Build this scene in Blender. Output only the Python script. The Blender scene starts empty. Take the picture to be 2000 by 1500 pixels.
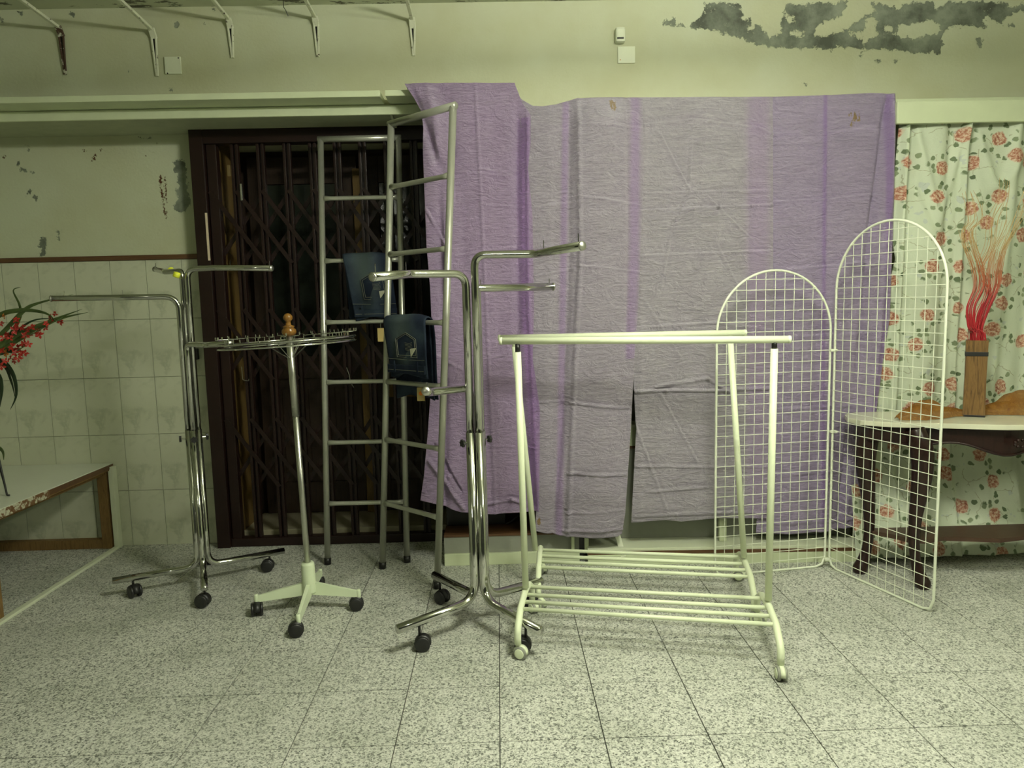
import bpy, bmesh, math, random
import numpy as np
from mathutils import Vector, Matrix
random.seed(7)
rng = np.random.default_rng(7)
PI = math.pi
SC = bpy.context.scene
C = SC.collection

# ------------------------------------------------------------------ camera
H = 1.37
PITCH, YAW, ROLL, F = .112, .0172, -.0233, 1403.0
def cam_axes():
    cp, sp, cy, sy, cr, sr = math.cos(PITCH), math.sin(PITCH), math.cos(YAW), math.sin(YAW), math.cos(ROLL), math.sin(ROLL)
    f = Vector((sy*cp, cy*cp, -sp)); rt = Vector((cy, -sy, 0)); up = rt.cross(f)
    return cr*rt + sr*up, -sr*rt + cr*up, f
CA, CB, CC = cam_axes()
cd = bpy.data.cameras.new('camera'); cam = bpy.data.objects.new('camera', cd); C.objects.link(cam)
m = Matrix((CA, CB, -CC)).transposed().to_4x4(); m.translation = Vector((0, 0, H)); cam.matrix_world = m
cd.sensor_width = 36; cd.sensor_fit = 'HORIZONTAL'; cd.lens = 36*F/2000; cd.clip_start = .05; cd.clip_end = 50
SC.camera = cam

# ------------------------------------------------------------------ world, lights, exposure
w = bpy.data.worlds.new('world'); SC.world = w; w.use_nodes = True
w.node_tree.nodes['Background'].inputs[0].default_value = (.75, .80, .62, 1)
w.node_tree.nodes['Background'].inputs[1].default_value = .13
SC.view_settings.view_transform = 'Standard'; SC.view_settings.look = 'None'
SC.view_settings.exposure = 0.54; SC.view_settings.gamma = 1; SC.view_settings.use_curve_mapping = False
LAMP_COL = (1.0, 1.0, .86)
def fill_tube_lamp(x, y, z, length, strength, along_x=False):
    """an added fill tube: a glowing glass cylinder with its fitting built further down"""
    mt = bpy.data.materials.new('fill_tube_glow'); mt.use_nodes = True; b_ = mt.node_tree.nodes['Principled BSDF']
    b_.inputs['Emission Color'].default_value = (*LAMP_COL, 1); b_.inputs['Emission Strength'].default_value = strength
    me = bpy.data.meshes.new('fill_tube'); n = 16
    c = [(.016*math.cos(2*PI*k/n), s*length/2, .016*math.sin(2*PI*k/n)) for s in (-1, 1) for k in range(n)]
    vs = [(x+(b if along_x else a), y+(a if along_x else b), z+q) for a, b, q in c]
    me.from_pydata(vs, [], [(k, k+n, (k+1) % n+n, (k+1) % n) for k in range(n)]+[tuple(range(n)), tuple(range(2*n-1, n-1, -1))]); me.update()
    o = bpy.data.objects.new('fill_tube', me); me.materials.append(mt); C.objects.link(o); return o
def ring_lamp(x, y, z, R, strength):
    """unseen main lamp, its ring shape chosen to soften the shadows"""
    mt = bpy.data.materials.new('glowing_ring'); mt.use_nodes = True; b_ = mt.node_tree.nodes['Principled BSDF']
    b_.inputs['Emission Color'].default_value = (*LAMP_COL, 1); b_.inputs['Emission Strength'].default_value = strength
    me = bpy.data.meshes.new('ring_tube'); n, k = 28, 8; vs = []
    for i in range(n):
        a = 2*PI*i/n
        for j in range(k):
            b = 2*PI*j/k; r = R+.015*math.cos(b); vs.append((x+r*math.cos(a), y+r*math.sin(a), z+.015*math.sin(b)))
    me.from_pydata(vs, [], [(i*k+j, ((i+1) % n)*k+j, ((i+1) % n)*k+(j+1) % k, i*k+(j+1) % k) for i in range(n) for j in range(k)]); me.update()
    me.polygons.foreach_set('use_smooth', [True]*len(me.polygons)); o = bpy.data.objects.new('ring_tube', me); me.materials.append(mt); C.objects.link(o); return o
FILL_LAMPS = [(2.6, .4, 2.64, 1.2, 190, False), (-1.6, -1.8, 2.64, 1.2, 70, False)]  # unseen fill tubes, added toward the right and behind the camera
ring = ring_lamp(.75, 1.60, 2.60, .20, 300)  # main lamp placed from the cast shadows; ring form added for softness
fill_tubes = [fill_tube_lamp(*q) for q in FILL_LAMPS]

# ------------------------------------------------------------------ pixel helpers used to read positions off the photograph
def ray(x, y): return CC + CA*((x-1000)/F) - CB*((y-750)/F)
def at(x, y, Y):
    d = ray(x, y); return Vector((0, 0, H)) + d*(Y/d.y)
def atz(x, y, z=0.):
    d = ray(x, y); return Vector((0, 0, H)) + d*((z-H)/d.z)
def atx(x, y, X):
    d = ray(x, y); return Vector((0, 0, H)) + d*(X/d.x)

# ------------------------------------------------------------------ materials
class NT:
    def __init__(s, name):
        s.m = bpy.data.materials.new(name); s.m.use_nodes = True; s.t = s.m.node_tree; s.b = s.t.nodes['Principled BSDF']
    def n(s, typ, **kw):
        nd = s.t.nodes.new(typ)
        for k, v in kw.items(): setattr(nd, k, v)
        return nd
    def l(s, a, b): s.t.links.new(a, b)
    def val(s, sock, v):
        if isinstance(v, (int, float)): sock.default_value = v
        elif isinstance(v, tuple): sock.default_value = v if len(v) != 3 or sock.type == 'VECTOR' else (*v, 1)
        else: s.l(v, sock)
    def math(s, op, a, b=0., c=None, clamp=False):
        nd = s.n('ShaderNodeMath', operation=op, use_clamp=clamp); s.val(nd.inputs[0], a); s.val(nd.inputs[1], b)
        if c is not None: s.val(nd.inputs[2], c)
        return nd.outputs[0]
    def mix(s, f, a, b, mode='MIX'):
        nd = s.n('ShaderNodeMix', data_type='RGBA', blend_type=mode); s.val(nd.inputs[0], f); s.val(nd.inputs[6], a); s.val(nd.inputs[7], b); return nd.outputs[2]
    def pos(s, kind='world', scale=(1, 1, 1)):
        o = s.n('ShaderNodeNewGeometry').outputs['Position'] if kind == 'world' else s.n('ShaderNodeTexCoord').outputs['Object']
        if scale != (1, 1, 1):
            mp = s.n('ShaderNodeMapping'); mp.inputs['Scale'].default_value = scale; s.l(o, mp.inputs['Vector']); o = mp.outputs[0]
        return o
    def noise(s, vec, scale, detail=3, rough=.55, out=0, dist=0):
        nd = s.n('ShaderNodeTexNoise'); nd.inputs['Scale'].default_value = scale; nd.inputs['Detail'].default_value = detail
        nd.inputs['Roughness'].default_value = rough; nd.inputs['Distortion'].default_value = dist; s.l(vec, nd.inputs['Vector']); return nd.outputs[out]
    def vor(s, vec, scale, feature='F1', out='Distance', rnd=1., dim='3D'):
        nd = s.n('ShaderNodeTexVoronoi', feature=feature, voronoi_dimensions=dim); nd.inputs['Scale'].default_value = scale
        nd.inputs['Randomness'].default_value = rnd; s.l(vec, nd.inputs['Vector']); return nd.outputs[out]
    def ramp(s, fac, stops, interp='LINEAR'):
        nd = s.n('ShaderNodeValToRGB'); nd.color_ramp.interpolation = interp; e = nd.color_ramp.elements
        while len(e) < len(stops): e.new(.5)
        for i, (p, c) in enumerate(stops): e[i].position = p; e[i].color = (*c, 1) if len(c) == 3 else c
        s.val(nd.inputs[0], fac); return nd.outputs[0]
    def attr(s, name): return s.n('ShaderNodeAttribute', attribute_name=name).outputs['Fac']
    def bump(s, h, strength=.3, dist=.01):
        nd = s.n('ShaderNodeBump'); nd.inputs['Strength'].default_value = strength; nd.inputs['Distance'].default_value = dist
        s.l(h, nd.inputs['Height']); s.l(nd.outputs[0], s.b.inputs['Normal'])
    def set(s, col=None, rough=None, metal=None, spec=None):
        if col is not None: s.val(s.b.inputs['Base Color'], col)
        if rough is not None: s.val(s.b.inputs['Roughness'], rough)
        if metal is not None: s.val(s.b.inputs['Metallic'], metal)
        if spec is not None: s.val(s.b.inputs['Specular IOR Level'], spec)
        return s.m
def simple(name, col, rough=.5, metal=0, spec=.5, var=.12, vs=14, bmp=.08):
    t = NT(name); p = t.pos(); n = t.noise(p, vs, 4)
    dark = tuple(c*(1-var*2) for c in col)
    t.set(t.mix(n, dark, tuple(min(1, c*(1+var)) for c in col)), rough, metal, spec)
    if bmp: t.bump(t.noise(p, vs*6, 3), bmp, .004)
    return t.m

def plaster_mat(name, base, under):
    t = NT(name); p = t.pos()
    pe = t.attr('peel'); ru = t.attr('rust')
    ragged = t.math('MULTIPLY', t.math('SUBTRACT', t.noise(p, 34, 8, .75), .5), .10)
    mask = t.math('MULTIPLY', t.math('ADD', pe, ragged), 400, clamp=True)
    rr = t.math('MULTIPLY', t.math('SUBTRACT', t.noise(p, 90, 6, .75), .52), .06)
    rmask = t.math('MULTIPLY', t.math('ADD', ru, rr), 300, clamp=True)
    grime = t.noise(p, 1.7, 5, .6)
    col = t.mix(t.ramp(grime, [(.35, (0, 0, 0)), (.75, (1, 1, 1))]), base, tuple(c*k for c, k in zip(base, (.86, .82, .72))))
    flecks = t.math('MULTIPLY', t.math('SUBTRACT', t.noise(p, 17, 8, .8), .76), 60, clamp=True)
    col = t.mix(flecks, col, tuple(c*.55 for c in base))
    un = t.noise(p, 6, 6, .65)
    ucol = t.mix(t.ramp(un, [(.36, (0, 0, 0)), (.62, (1, 1, 1))]), tuple(c*.72 for c in under), tuple(min(1, c*2.0) for c in under))
    ucol = t.mix(t.math('MULTIPLY', t.math('SUBTRACT', t.noise(p, 28, 8, .8), .63), 40, clamp=True), ucol, base)
    col = t.mix(mask, col, ucol)
    col = t.mix(rmask, col, (.085, .035, .015))
    t.set(col, .75, 0, .25)
    h = t.math('SUBTRACT', t.math('MULTIPLY', t.noise(p, 70, 3), .35), mask)
    t.bump(h, .55, .006)
    return t.m
M = {}
M['plaster'] = plaster_mat('painted_plaster', (.52, .555, .395), (.125, .14, .105))
M['ceiling'] = None
def ceiling_mat():
    t = NT('flaking_ceiling_paint'); p = t.pos(scale=(1, 2.5, 1))
    n = t.math('MULTIPLY', t.math('SUBTRACT', t.noise(p, 5, 8, .72), .565), 60, clamp=True)
    t.set(t.mix(n, (.5, .53, .38), (.13, .13, .09)), .8, 0, .2); t.bump(n, .4, .004); return t.m
M['ceiling'] = ceiling_mat()
def terrazzo():
    t = NT('speckled_terrazzo'); p = t.pos()
    v = t.vor(p, 215, out='Color'); sep = t.n('ShaderNodeSeparateColor'); t.l(v, sep.inputs[0])
    v2 = t.vor(p, 120, out='Color'); sep2 = t.n('ShaderNodeSeparateColor'); t.l(v2, sep2.inputs[0])
    k = t.math('ADD', t.math('MULTIPLY', sep.outputs[0], .62), t.math('MULTIPLY', sep2.outputs[1], .38))
    col = t.ramp(k, [(.0, (.07, .075, .06)), (.20, (.13, .135, .115)), (.34, (.33, .34, .29)), (.56, (.55, .56, .49)), (1, (.74, .75, .67))])
    oi = t.n('ShaderNodeObjectInfo').outputs['Random']
    col = t.mix(t.math('MULTIPLY', oi, .22), col, (.30, .31, .26))
    st = t.ramp(t.noise(p, 2.6, 5, .6), [(.45, (1, 1, 1)), (.8, (.72, .74, .70))])
    col = t.mix(1., col, st, 'MULTIPLY')
    t.set(col, t.math('ADD', .38, t.math('MULTIPLY', t.noise(p, 9, 4), .3)), 0, .35)
    return t.m
M['terrazzo'] = terrazzo()
M['grout'] = simple('dark_joint', (.05, .052, .04), .9)
def wall_tile():
    t = NT('veined_ceramic_tile'); p = t.pos('obj')
    n = t.noise(p, 11, 6, .62, dist=.9); v = t.ramp(n, [(.46, (0, 0, 0)), (.60, (1, 1, 1)), (.72, (.25, .25, .25))])
    n2 = t.noise(p, 7, 2); v = t.mix(t.ramp(n2, [(.45, (0, 0, 0)), (.62, (1, 1, 1))]), (0, 0, 0), v)
    t.set(t.mix(v, (.54, .56, .42), (.405, .43, .31)), .28, 0, .45); t.bump(t.noise(p, 5, 2), .05, .002); return t.m
M['tile'] = wall_tile()
M['tile_joint'] = simple('pale_tile_joint', (.58, .60, .42), .8)
M['cream'] = simple('cream_painted_wood', (.60, .66, .44), .45, var=.06, vs=9)
M['white_trim'] = simple('off_white_board', (.66, .70, .52), .5, var=.05, vs=9)
M['grey_panel'] = simple('grey_panel', (.26, .27, .22), .45, var=.08)
def chipped(name, base, chip, thr, scale=60, rough=.4):
    t = NT(name); p = t.pos(); n = t.math('MULTIPLY', t.math('SUBTRACT', t.noise(p, scale, 6, .7), thr), 60, clamp=True)
    t.set(t.mix(n, base, chip), rough, 0, .5); t.bump(n, .3, .001); return t.m
M['rack_white'] = chipped('chipped_white_enamel', (.74, .80, .57), (.08, .08, .06), .73)
M['base_white'] = chipped('white_star_base_enamel', (.66, .74, .52), (.2, .2, .14), .78)
M['mesh_white'] = chipped('white_coated_wire', (.76, .80, .64), (.3, .3, .24), .80)
M['bracket'] = chipped('flaking_bracket_paint', (.60, .62, .46), (.045, .025, .015), .61, 45)
M['bracket_rust'] = chipped('rusty_bracket_paint', (.06, .03, .018), (.5, .5, .38), .57, 40)
def chrome(name, col, rough):
    t = NT(name); p = t.pos(); t.set(t.mix(t.noise(p, 30, 4), col, tuple(c*.8 for c in col)), t.math('ADD', rough, t.math('MULTIPLY', t.noise(p, 60, 4), .08)), 1.0); return t.m
M['chrome'] = chrome('worn_chrome', (.66, .66, .62), .05)
M['nickel'] = chrome('satin_nickel', (.60, .60, .53), .30)
M['ladder'] = simple('grey_metallic_paint', (.47, .48, .40), .34, .6, var=.08)
M['black'] = simple('black_plastic', (.016, .016, .015), .42, var=.2)
M['steel_dark'] = simple('dark_steel', (.03, .03, .028), .35, .6)
def wood(name, a, b, scale=(30, 30, 2.2), rough=.45, k=4):
    t = NT(name); p = t.pos('obj', scale); n = t.noise(p, k, 6, .6, dist=1.2)
    t.set(t.ramp(n, [(.3, a), (.55, b), (.75, a)]), rough, 0, .4); t.bump(n, .12, .002); return t.m
M['wood_raw'] = wood('rough_pine', (.10, .058, .016), (.21, .125, .040), rough=.7)
M['wood_rail'] = wood('brown_rail', (.075, .035, .015), (.12, .06, .025), (2, 30, 30))
M['wood_vase'] = wood('striped_wood', (.055, .028, .010), (.22, .125, .045), (26, 26, 2), .35, 3)
M['finial'] = wood('varnished_wood', (.15, .068, .012), (.24, .115, .022), rough=.25)
M['mahogany'] = wood('dark_carved_mahogany', (.010, .004, .0035), (.024, .009, .007), (8, 8, 3), .28)
M['grille'] = simple('brown_lacquered_steel', (.017, .007, .005), .38, .0, .4, var=.2)
M['door_wood'] = wood('dark_door_wood', (.020, .012, .008), (.04, .024, .014), (14, 14, 1.5), .5)
M['jamb_wood'] = wood('ochre_jamb_wood', (.13, .08, .022), (.18, .115, .035), (14, 14, 1.5), .5)
M['black_glass'] = simple('dark_glazing', (.020, .026, .019), .12, 0, .5, var=.3)
M['stone_sill'] = simple('beige_marble_sill', (.36, .33, .22), .35)
M['marble_top'] = simple('cream_marble', (.72, .72, .55), .2, var=.08, vs=6)
M['tag'] = simple('kraft_card', (.45, .34, .12), .7); M['tag_orange'] = simple('orange_print', (.75, .22, .02), .6)
M['yellow_tape'] = simple('yellow_tape', (.80, .85, .05), .4); M['socket'] = simple('ivory_switch', (.55, .55, .36), .4)
M['brass'] = simple('worn_brass', (.5, .36, .2), .3, .9)
def gleam_strip_mat():
    t = NT('frame_gleam_strip'); t.set((.75, .62, .45), .3, .2); return t.m  # pale tone painted for a highlight on the grille frame
M['strip'] = gleam_strip_mat()

def cloth_mat(name, c1, c2, deep, sheen=.25):
    t = NT(name); p = t.pos(); q = t.pos(scale=(14, 14, 210)); q2 = t.pos(scale=(4, 4, 46))
    slub = t.noise(q, 3.2, 5, .65); slub2 = t.noise(q2, 3, 5, .6)
    k = t.math('ADD', t.math('MULTIPLY', slub, .6), t.math('MULTIPLY', slub2, .4))
    col = t.mix(t.ramp(k, [(.36, (0, 0, 0)), (.64, (1, 1, 1))]), c1, c2)
    col = t.mix(t.attr('doubled'), col, deep)
    bl = t.math('MULTIPLY', t.math('SUBTRACT', t.math('MULTIPLY', t.attr('stain'), .62), t.noise(t.pos(scale=(1, 1, .45)), 55, 5, .7)), 14, clamp=True)
    col = t.mix(bl, col, (.42, .26, .10))
    t.set(col, t.ramp(slub, [(.35, (.26, .26, .26)), (.65, (.52, .52, .52))]), 0, .55)
    t.b.inputs['Sheen Weight'].default_value = sheen; t.b.inputs['Sheen Roughness'].default_value = .4
    t.bump(t.math('ADD', t.math('ADD', t.math('MULTIPLY', slub, .9), t.math('MULTIPLY', slub2, .9)), t.math('MULTIPLY', t.noise(t.pos(scale=(.75, .75, 1.5)), 13, 7, .66, dist=2.4), 3.6)), 1.0, .014)
    return t.m
M['lilac_a'] = cloth_mat('lilac_slub_satin', (.40, .255, .50), (.72, .55, .82), (.44, .22, .62))
M['lilac_b'] = cloth_mat('silvery_lilac_satin', (.43, .345, .49), (.80, .73, .84), (.56, .38, .70))
M['lilac_c'] = cloth_mat('pale_silver_lilac_satin', (.46, .39, .51), (.85, .79, .87), (.63, .47, .75))
M['lilac_d'] = cloth_mat('violet_slub_satin', (.43, .32, .57), (.77, .64, .90), (.46, .27, .68))
def floral():
    t = NT('rose_print_cotton'); p0 = t.n('ShaderNodeUVMap'); p0.uv_map = 'UVMap'; p = p0.outputs[0]
    wob = t.noise(p, 30, 3, out=1)
    va = t.n('ShaderNodeVectorMath', operation='MULTIPLY_ADD'); t.l(wob, va.inputs[0]); va.inputs[1].default_value = (.03, .03, 0); t.l(p, va.inputs[2]); pw = va.outputs[0]
    d = t.vor(pw, 5.6, rnd=.72, dim='2D')                                # roses
    rose = t.math('MULTIPLY', t.math('SUBTRACT', .215, d), 30, clamp=True)
    petals = t.noise(pw, 75, 4, .7)
    rc = t.ramp(petals, [(.36, (.24, .08, .05)), (.48, (.44, .20, .13)), (.60, (.66, .54, .40)), (.8, (.42, .17, .11))])
    ring = t.math('MULTIPLY', t.math('MULTIPLY', t.math('SUBTRACT', d, .21), 20, clamp=True), t.math('MULTIPLY', t.math('SUBTRACT', .50, d), 20, clamp=True))
    lv = t.vor(pw, 27, rnd=.9, dim='2D'); lcell = t.vor(pw, 27, rnd=.9, out='Color', dim='2D'); s2 = t.n('ShaderNodeSeparateColor'); t.l(lcell, s2.inputs[0])
    leaf = t.math('MULTIPLY', t.math('MULTIPLY', t.math('SUBTRACT', .36, lv), 16, clamp=True), t.math('GREATER_THAN', s2.outputs[0], .45))
    leaf = t.math('MULTIPLY', leaf, ring)
    lc = t.mix(s2.outputs[1], (.10, .14, .07), (.24, .29, .17))
    sc = t.vor(pw, 9, feature='DISTANCE_TO_EDGE', dim='2D')
    line = t.math('MULTIPLY', t.math('LESS_THAN', sc, .016), t.math('GREATER_THAN', t.noise(p, 9, 2), .5))
    base = t.mix(t.noise(p, 5, 4), (.50, .56, .42), (.62, .67, .52))
    bl = t.math('MULTIPLY', t.math('GREATER_THAN', t.noise(p, 16, 2), .66), .45)
    col = t.mix(bl, base, (.40, .44, .47))
    col = t.mix(t.math('MULTIPLY', line, .65), col, (.30, .30, .18))
    col = t.mix(leaf, col, lc); col = t.mix(rose, col, rc)
    t.set(col, .62, 0, .25); t.bump(t.noise(p, 16, 6, .65, dist=.6), .5, .008); return t.m
M['floral'] = floral()
def denim():
    t = NT('washed_denim'); p = t.pos('obj'); q = t.pos('obj', (1, 1, 1))
    n = t.noise(p, 9, 4); tw = t.noise(t.pos('obj', (300, 300, 60)), 3, 2)
    col = t.mix(t.ramp(n, [(.42, (0, 0, 0)), (.68, (1, 1, 1))]), (.010, .016, .034), (.028, .044, .062))
    f = t.attr('fade'); col = t.mix(f, col, (.12, .16, .155))
    col = t.mix(t.math('MULTIPLY', tw, .35), col, (.01, .014, .022)); t.set(col, .85, 0, .2); t.bump(t.noise(p, 30, 5), .4, .004); return t.m
M['denim'] = denim()
M['stitch'] = simple('pale_stitching', (.20, .21, .15), .8); M['patch'] = simple('cream_patch', (.50, .50, .36), .7)
def gauze():
    t = NT('orange_gauze'); p = t.pos(); n = t.noise(p, 22, 6, .7, dist=2)
    t.set(t.ramp(n, [(.3, (.36, .14, .02)), (.6, (.60, .27, .04)), (.8, (.75, .45, .13))]), .6, 0, .3)
    t.b.inputs['Alpha'].default_value = .72; t.bump(t.math('MULTIPLY', t.noise(p, 35, 6, .75, dist=3), 2.), .9, .012); return t.m
M['gauze'] = gauze()
def stem_mat():
    t = NT('dyed_twig'); p = t.n('ShaderNodeSeparateXYZ'); t.l(t.pos(), p.inputs[0])
    g = t.math('MULTIPLY', t.math('SUBTRACT', p.outputs[2], 1.32), 3.6, clamp=True)
    t.set(t.mix(g, (.48, .028, .036), (.50, .33, .13)), .38); return t.m
M['stem_red'] = stem_mat()
M['leaf'] = simple('strap_leaf_green', (.075, .12, .03), .4, var=.3); M['leaf_dark'] = simple('dark_leaf_green', (.018, .04, .014), .35, var=.3)
M['petal'] = simple('red_petal', (.42, .022, .012), .5, var=.3); M['petal2'] = simple('orange_petal', (.62, .20, .03), .5)
M['laminate'] = simple('white_laminate', (.66, .69, .57), .3, var=.05, vs=4)
M['rear'] = simple('dark_rear_wall', (.045, .05, .04), .7); M['dull'] = simple('cream_side_wall', (.40, .43, .29), .7)

# ------------------------------------------------------------------ mesh helpers
def obj(name, bm, mat, parent=None, smooth=False, kind=None):
    me = bpy.data.meshes.new(name); 
    if isinstance(bm, bmesh.types.BMesh):
        bmesh.ops.recalc_face_normals(bm, faces=bm.faces[:]); bm.to_mesh(me); bm.free()
    else: me.from_pydata(*bm); me.update()
    o = bpy.data.objects.new(name, me); C.objects.link(o); me.materials.append(mat)
    if smooth: me.polygons.foreach_set('use_smooth', [True]*len(me.polygons))
    if parent is not None: o.parent = parent; o.matrix_parent_inverse = Matrix.Translation(parent.location).inverted() if parent.rotation_euler.z == 0 else (Matrix.Translation(parent.location) @ Matrix.Rotation(parent.rotation_euler.z, 4, 'Z')).inverted()
    if kind: o['kind'] = kind
    return o
def center(o):
    """put a mesh object's origin at the middle of its mesh"""
    me = o.data; n = len(me.vertices); a = np.empty(n*3, dtype=np.float32); me.vertices.foreach_get('co', a); a = a.reshape(-1, 3)
    c = (a.min(0)+a.max(0))/2; a -= c; me.vertices.foreach_set('co', a.ravel()); o.location = Vector(o.location)+Vector(c.tolist()); me.update(); return o
def thing(name, label, cat, loc=(0, 0, 0), group=None):
    o = bpy.data.objects.new(name, None); C.objects.link(o); o.location = loc; o['label'] = label; o['category'] = cat; o.empty_display_size = .1
    if group: o['group'] = group
    return o
def tag(o, label, cat, group=None):
    o['label'] = label; o['category'] = cat
    if group: o['group'] = group
    return o
def struct(name, bm, mat, parent=None):
    o = obj(name, bm, mat, parent)
    if parent is None: o['kind'] = 'structure'
    return o
def add_box(bm, lo, hi, bev=0, mtx=None):
    r = bmesh.ops.create_cube(bm, size=1); vs = r['verts']
    for v in vs:
        v.co = Vector([lo[i]+(hi[i]-lo[i])*(v.co[i]+.5) for i in range(3)])
    if bev:
        es = list({e for v in vs for e in v.link_edges}); r2 = bmesh.ops.bevel(bm, geom=es, offset=bev, segments=2, affect='EDGES', profile=.6); vs = r2['verts'] if mtx else vs
        if mtx: vs = list({v for f in r2['faces'] for v in f.verts} | {v for v in vs if v.is_valid})
    if mtx: 
        for v in vs: v.co = mtx @ v.co
    return bm
def box(lo, hi, bev=0, mtx=None):
    bm = bmesh.new(); lo2 = [min(a, b) for a, b in zip(lo, hi)]; hi2 = [max(a, b) for a, b in zip(lo, hi)]
    return add_box(bm, lo2, hi2, bev, mtx)
def bar(bm, a, b, wx, wy, up=Vector((0, 0, 1)), bev=0):
    """box bar from a to b with cross-section wx (sideways) x wy (along up)"""
    a, b = Vector(a), Vector(b); d = (b-a); L = d.length; d.normalize()
    s = d.cross(up)
    if s.length < 1e-4: s = d.cross(Vector((0, 1, 0)))
    s.normalize(); u = s.cross(d)
    mt = Matrix((s, d, u)).transposed().to_4x4(); mt.translation = (a+b)/2
    tmp = bmesh.new(); add_box(tmp, (-wx/2, -L/2, -wy/2), (wx/2, L/2, wy/2), bev)
    for v in tmp.verts: v.co = mt @ v.co
    me = bpy.data.meshes.new('t'); tmp.to_mesh(me); tmp.free(); bm.from_mesh(me); bpy.data.meshes.remove(me); return bm
def fillet(pts, r, n=6):
    pts = [Vector(p) for p in pts]; pts = [pts[0]]+[q for p, q in zip(pts, pts[1:]) if (q-p).length > 1e-6]; rs = r if isinstance(r, (list, tuple)) else [r]*len(pts); out = [pts[0]]
    for i in range(1, len(pts)-1):
        p, a, b = pts[i], pts[i-1], pts[i+1]; u = (a-p).normalized(); v = (b-p).normalized(); ang = u.angle(v)
        if ang > PI-.02: out.append(p); continue
        t = min(rs[i]/math.tan(ang/2), (a-p).length*.49, (b-p).length*.49); 
        p0, p1 = p+u*t, p+v*t
        for k in range(n+1):
            s = k/n; out.append(p0*(1-s)**2 + p*2*s*(1-s) + p1*s**2)
    out.append(pts[-1]); return out
def add_tube(bm, pts, r, n=10, closed=False, caps=True):
    pts = [Vector(p) for p in pts]; N = len(pts); rr = r if isinstance(r, (list, tuple)) else [r]*N
    tg = []
    for i in range(N):
        if closed: d = pts[(i+1) % N]-pts[i-1]
        else: d = pts[min(i+1, N-1)]-pts[max(i-1, 0)]
        tg.append(d.normalized())
    ref = Vector((0, 0, 1)) if abs(tg[0].z) < .9 else Vector((1, 0, 0))
    nrm = (ref - tg[0]*ref.dot(tg[0])).normalized(); rings = []
    for i in range(N):
        if i: 
            q = tg[i-1].rotation_difference(tg[i]); nrm = q @ nrm; nrm = (nrm - tg[i]*nrm.dot(tg[i])).normalized()
        bn = tg[i].cross(nrm)
        rings.append([bm.verts.new(pts[i]+(nrm*math.cos(2*PI*k/n)+bn*math.sin(2*PI*k/n))*rr[i]) for k in range(n)])
    for i in range(N if closed else N-1):
        a, b = rings[i], rings[(i+1) % N]
        for k in range(n): bm.faces.new((a[k], a[(k+1) % n], b[(k+1) % n], b[k]))
    if caps and not closed: bm.faces.new(rings[0][::-1]); bm.faces.new(rings[-1])
    return bm
def tube(pts, r, n=10, closed=False): return add_tube(bmesh.new(), pts, r, n, closed)
def add_lathe(bm, prof, c=(0, 0, 0), axis=Vector((0, 0, 1)), n=20):
    axis = Vector(axis).normalized(); q = Vector((0, 0, 1)).rotation_difference(axis); c = Vector(c); rings = []
    for r, z in prof: rings.append([bm.verts.new(c+q @ Vector((r*math.cos(2*PI*k/n), r*math.sin(2*PI*k/n), z))) for k in range(n)])
    for a, b in zip(rings, rings[1:]):
        for k in range(n): bm.faces.new((a[k], a[(k+1) % n], b[(k+1) % n], b[k]))
    bm.faces.new(rings[0][::-1]); bm.faces.new(rings[-1]); return bm
def lathe(prof, c=(0, 0, 0), axis=(0, 0, 1), n=20): return add_lathe(bmesh.new(), prof, c, Vector(axis), n)
def prism(poly, thick, mtx=None):
    """polygon in XY extruded by thick along Z"""
    bm = bmesh.new(); a = [bm.verts.new((x, y, 0)) for x, y in poly]; b = [bm.verts.new((x, y, thick)) for x, y in poly]
    bm.faces.new(a[::-1]); bm.faces.new(b); n = len(poly)
    for i in range(n): bm.faces.new((a[i], a[(i+1) % n], b[(i+1) % n], b[i]))
    bmesh.ops.triangulate(bm, faces=[f for f in bm.faces if len(f.verts) > 4])
    if mtx: bmesh.ops.transform(bm, matrix=mtx, verts=bm.verts[:])
    return bm
def interp(tab, v): return float(np.interp(v, [a for a, _ in tab], [b for _, b in tab]))

# ------------------------------------------------------------------ THE SETTING
YW, YU, ZC, ZS = 4.16, 3.80, 2.875, 2.345
XL, XR, YB = -4.3, 4.6, -3.2
DX0, DX1 = -1.635, -.10
# floor with its terrazzo tiles
floor = struct('floor', box((XL, YB, -.10), (XR, YW+.5, -.004)), M['grout'])
S = .2404*H; X0 = -.0202*H; Y0 = 1.549*H
base_tile = None
for j in range(-2, 8):
    for i in range(-9, 12):
        x, y = X0+i*S, Y0+j*S
        if y > YW-.01 or y < 1.3: continue
        if abs(x) > .82*(y+.6)+.5: continue
        y1 = min(y+S, YW)
        if y+S > YW:
            o = obj('floor_tile', box((x+.0017, y+.0017, -.012), (x+S-.0017, y1, 0)), M['terrazzo'], floor); center(o); continue
        if base_tile is None:
            base_tile = obj('floor_tile', box((-S/2+.0017, -S/2+.0017, -.012), (S/2-.0017, S/2-.0017, 0), .0008), M['terrazzo'], floor); o = base_tile
        else: o = base_tile.copy(); C.objects.link(o)
        o.location = (x+S/2, y+S/2, random.uniform(-.0004, .0003))
# rest of the floor outside the camera's reach
rest = box((XL, YB, -.012), (XR, 1.3, -.001)); add_box(rest, (XL, 1.3, -.012), (-3.0, YW, -.0035)); add_box(rest, (3.2, 1.3, -.012), (XR, YW, -.0035))
obj('floor_surround', rest, M['terrazzo'], floor)
struct('ceiling', box((XL, YB, ZC), (XR, YW+.5, ZC+.1)), M['ceiling'])

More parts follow.
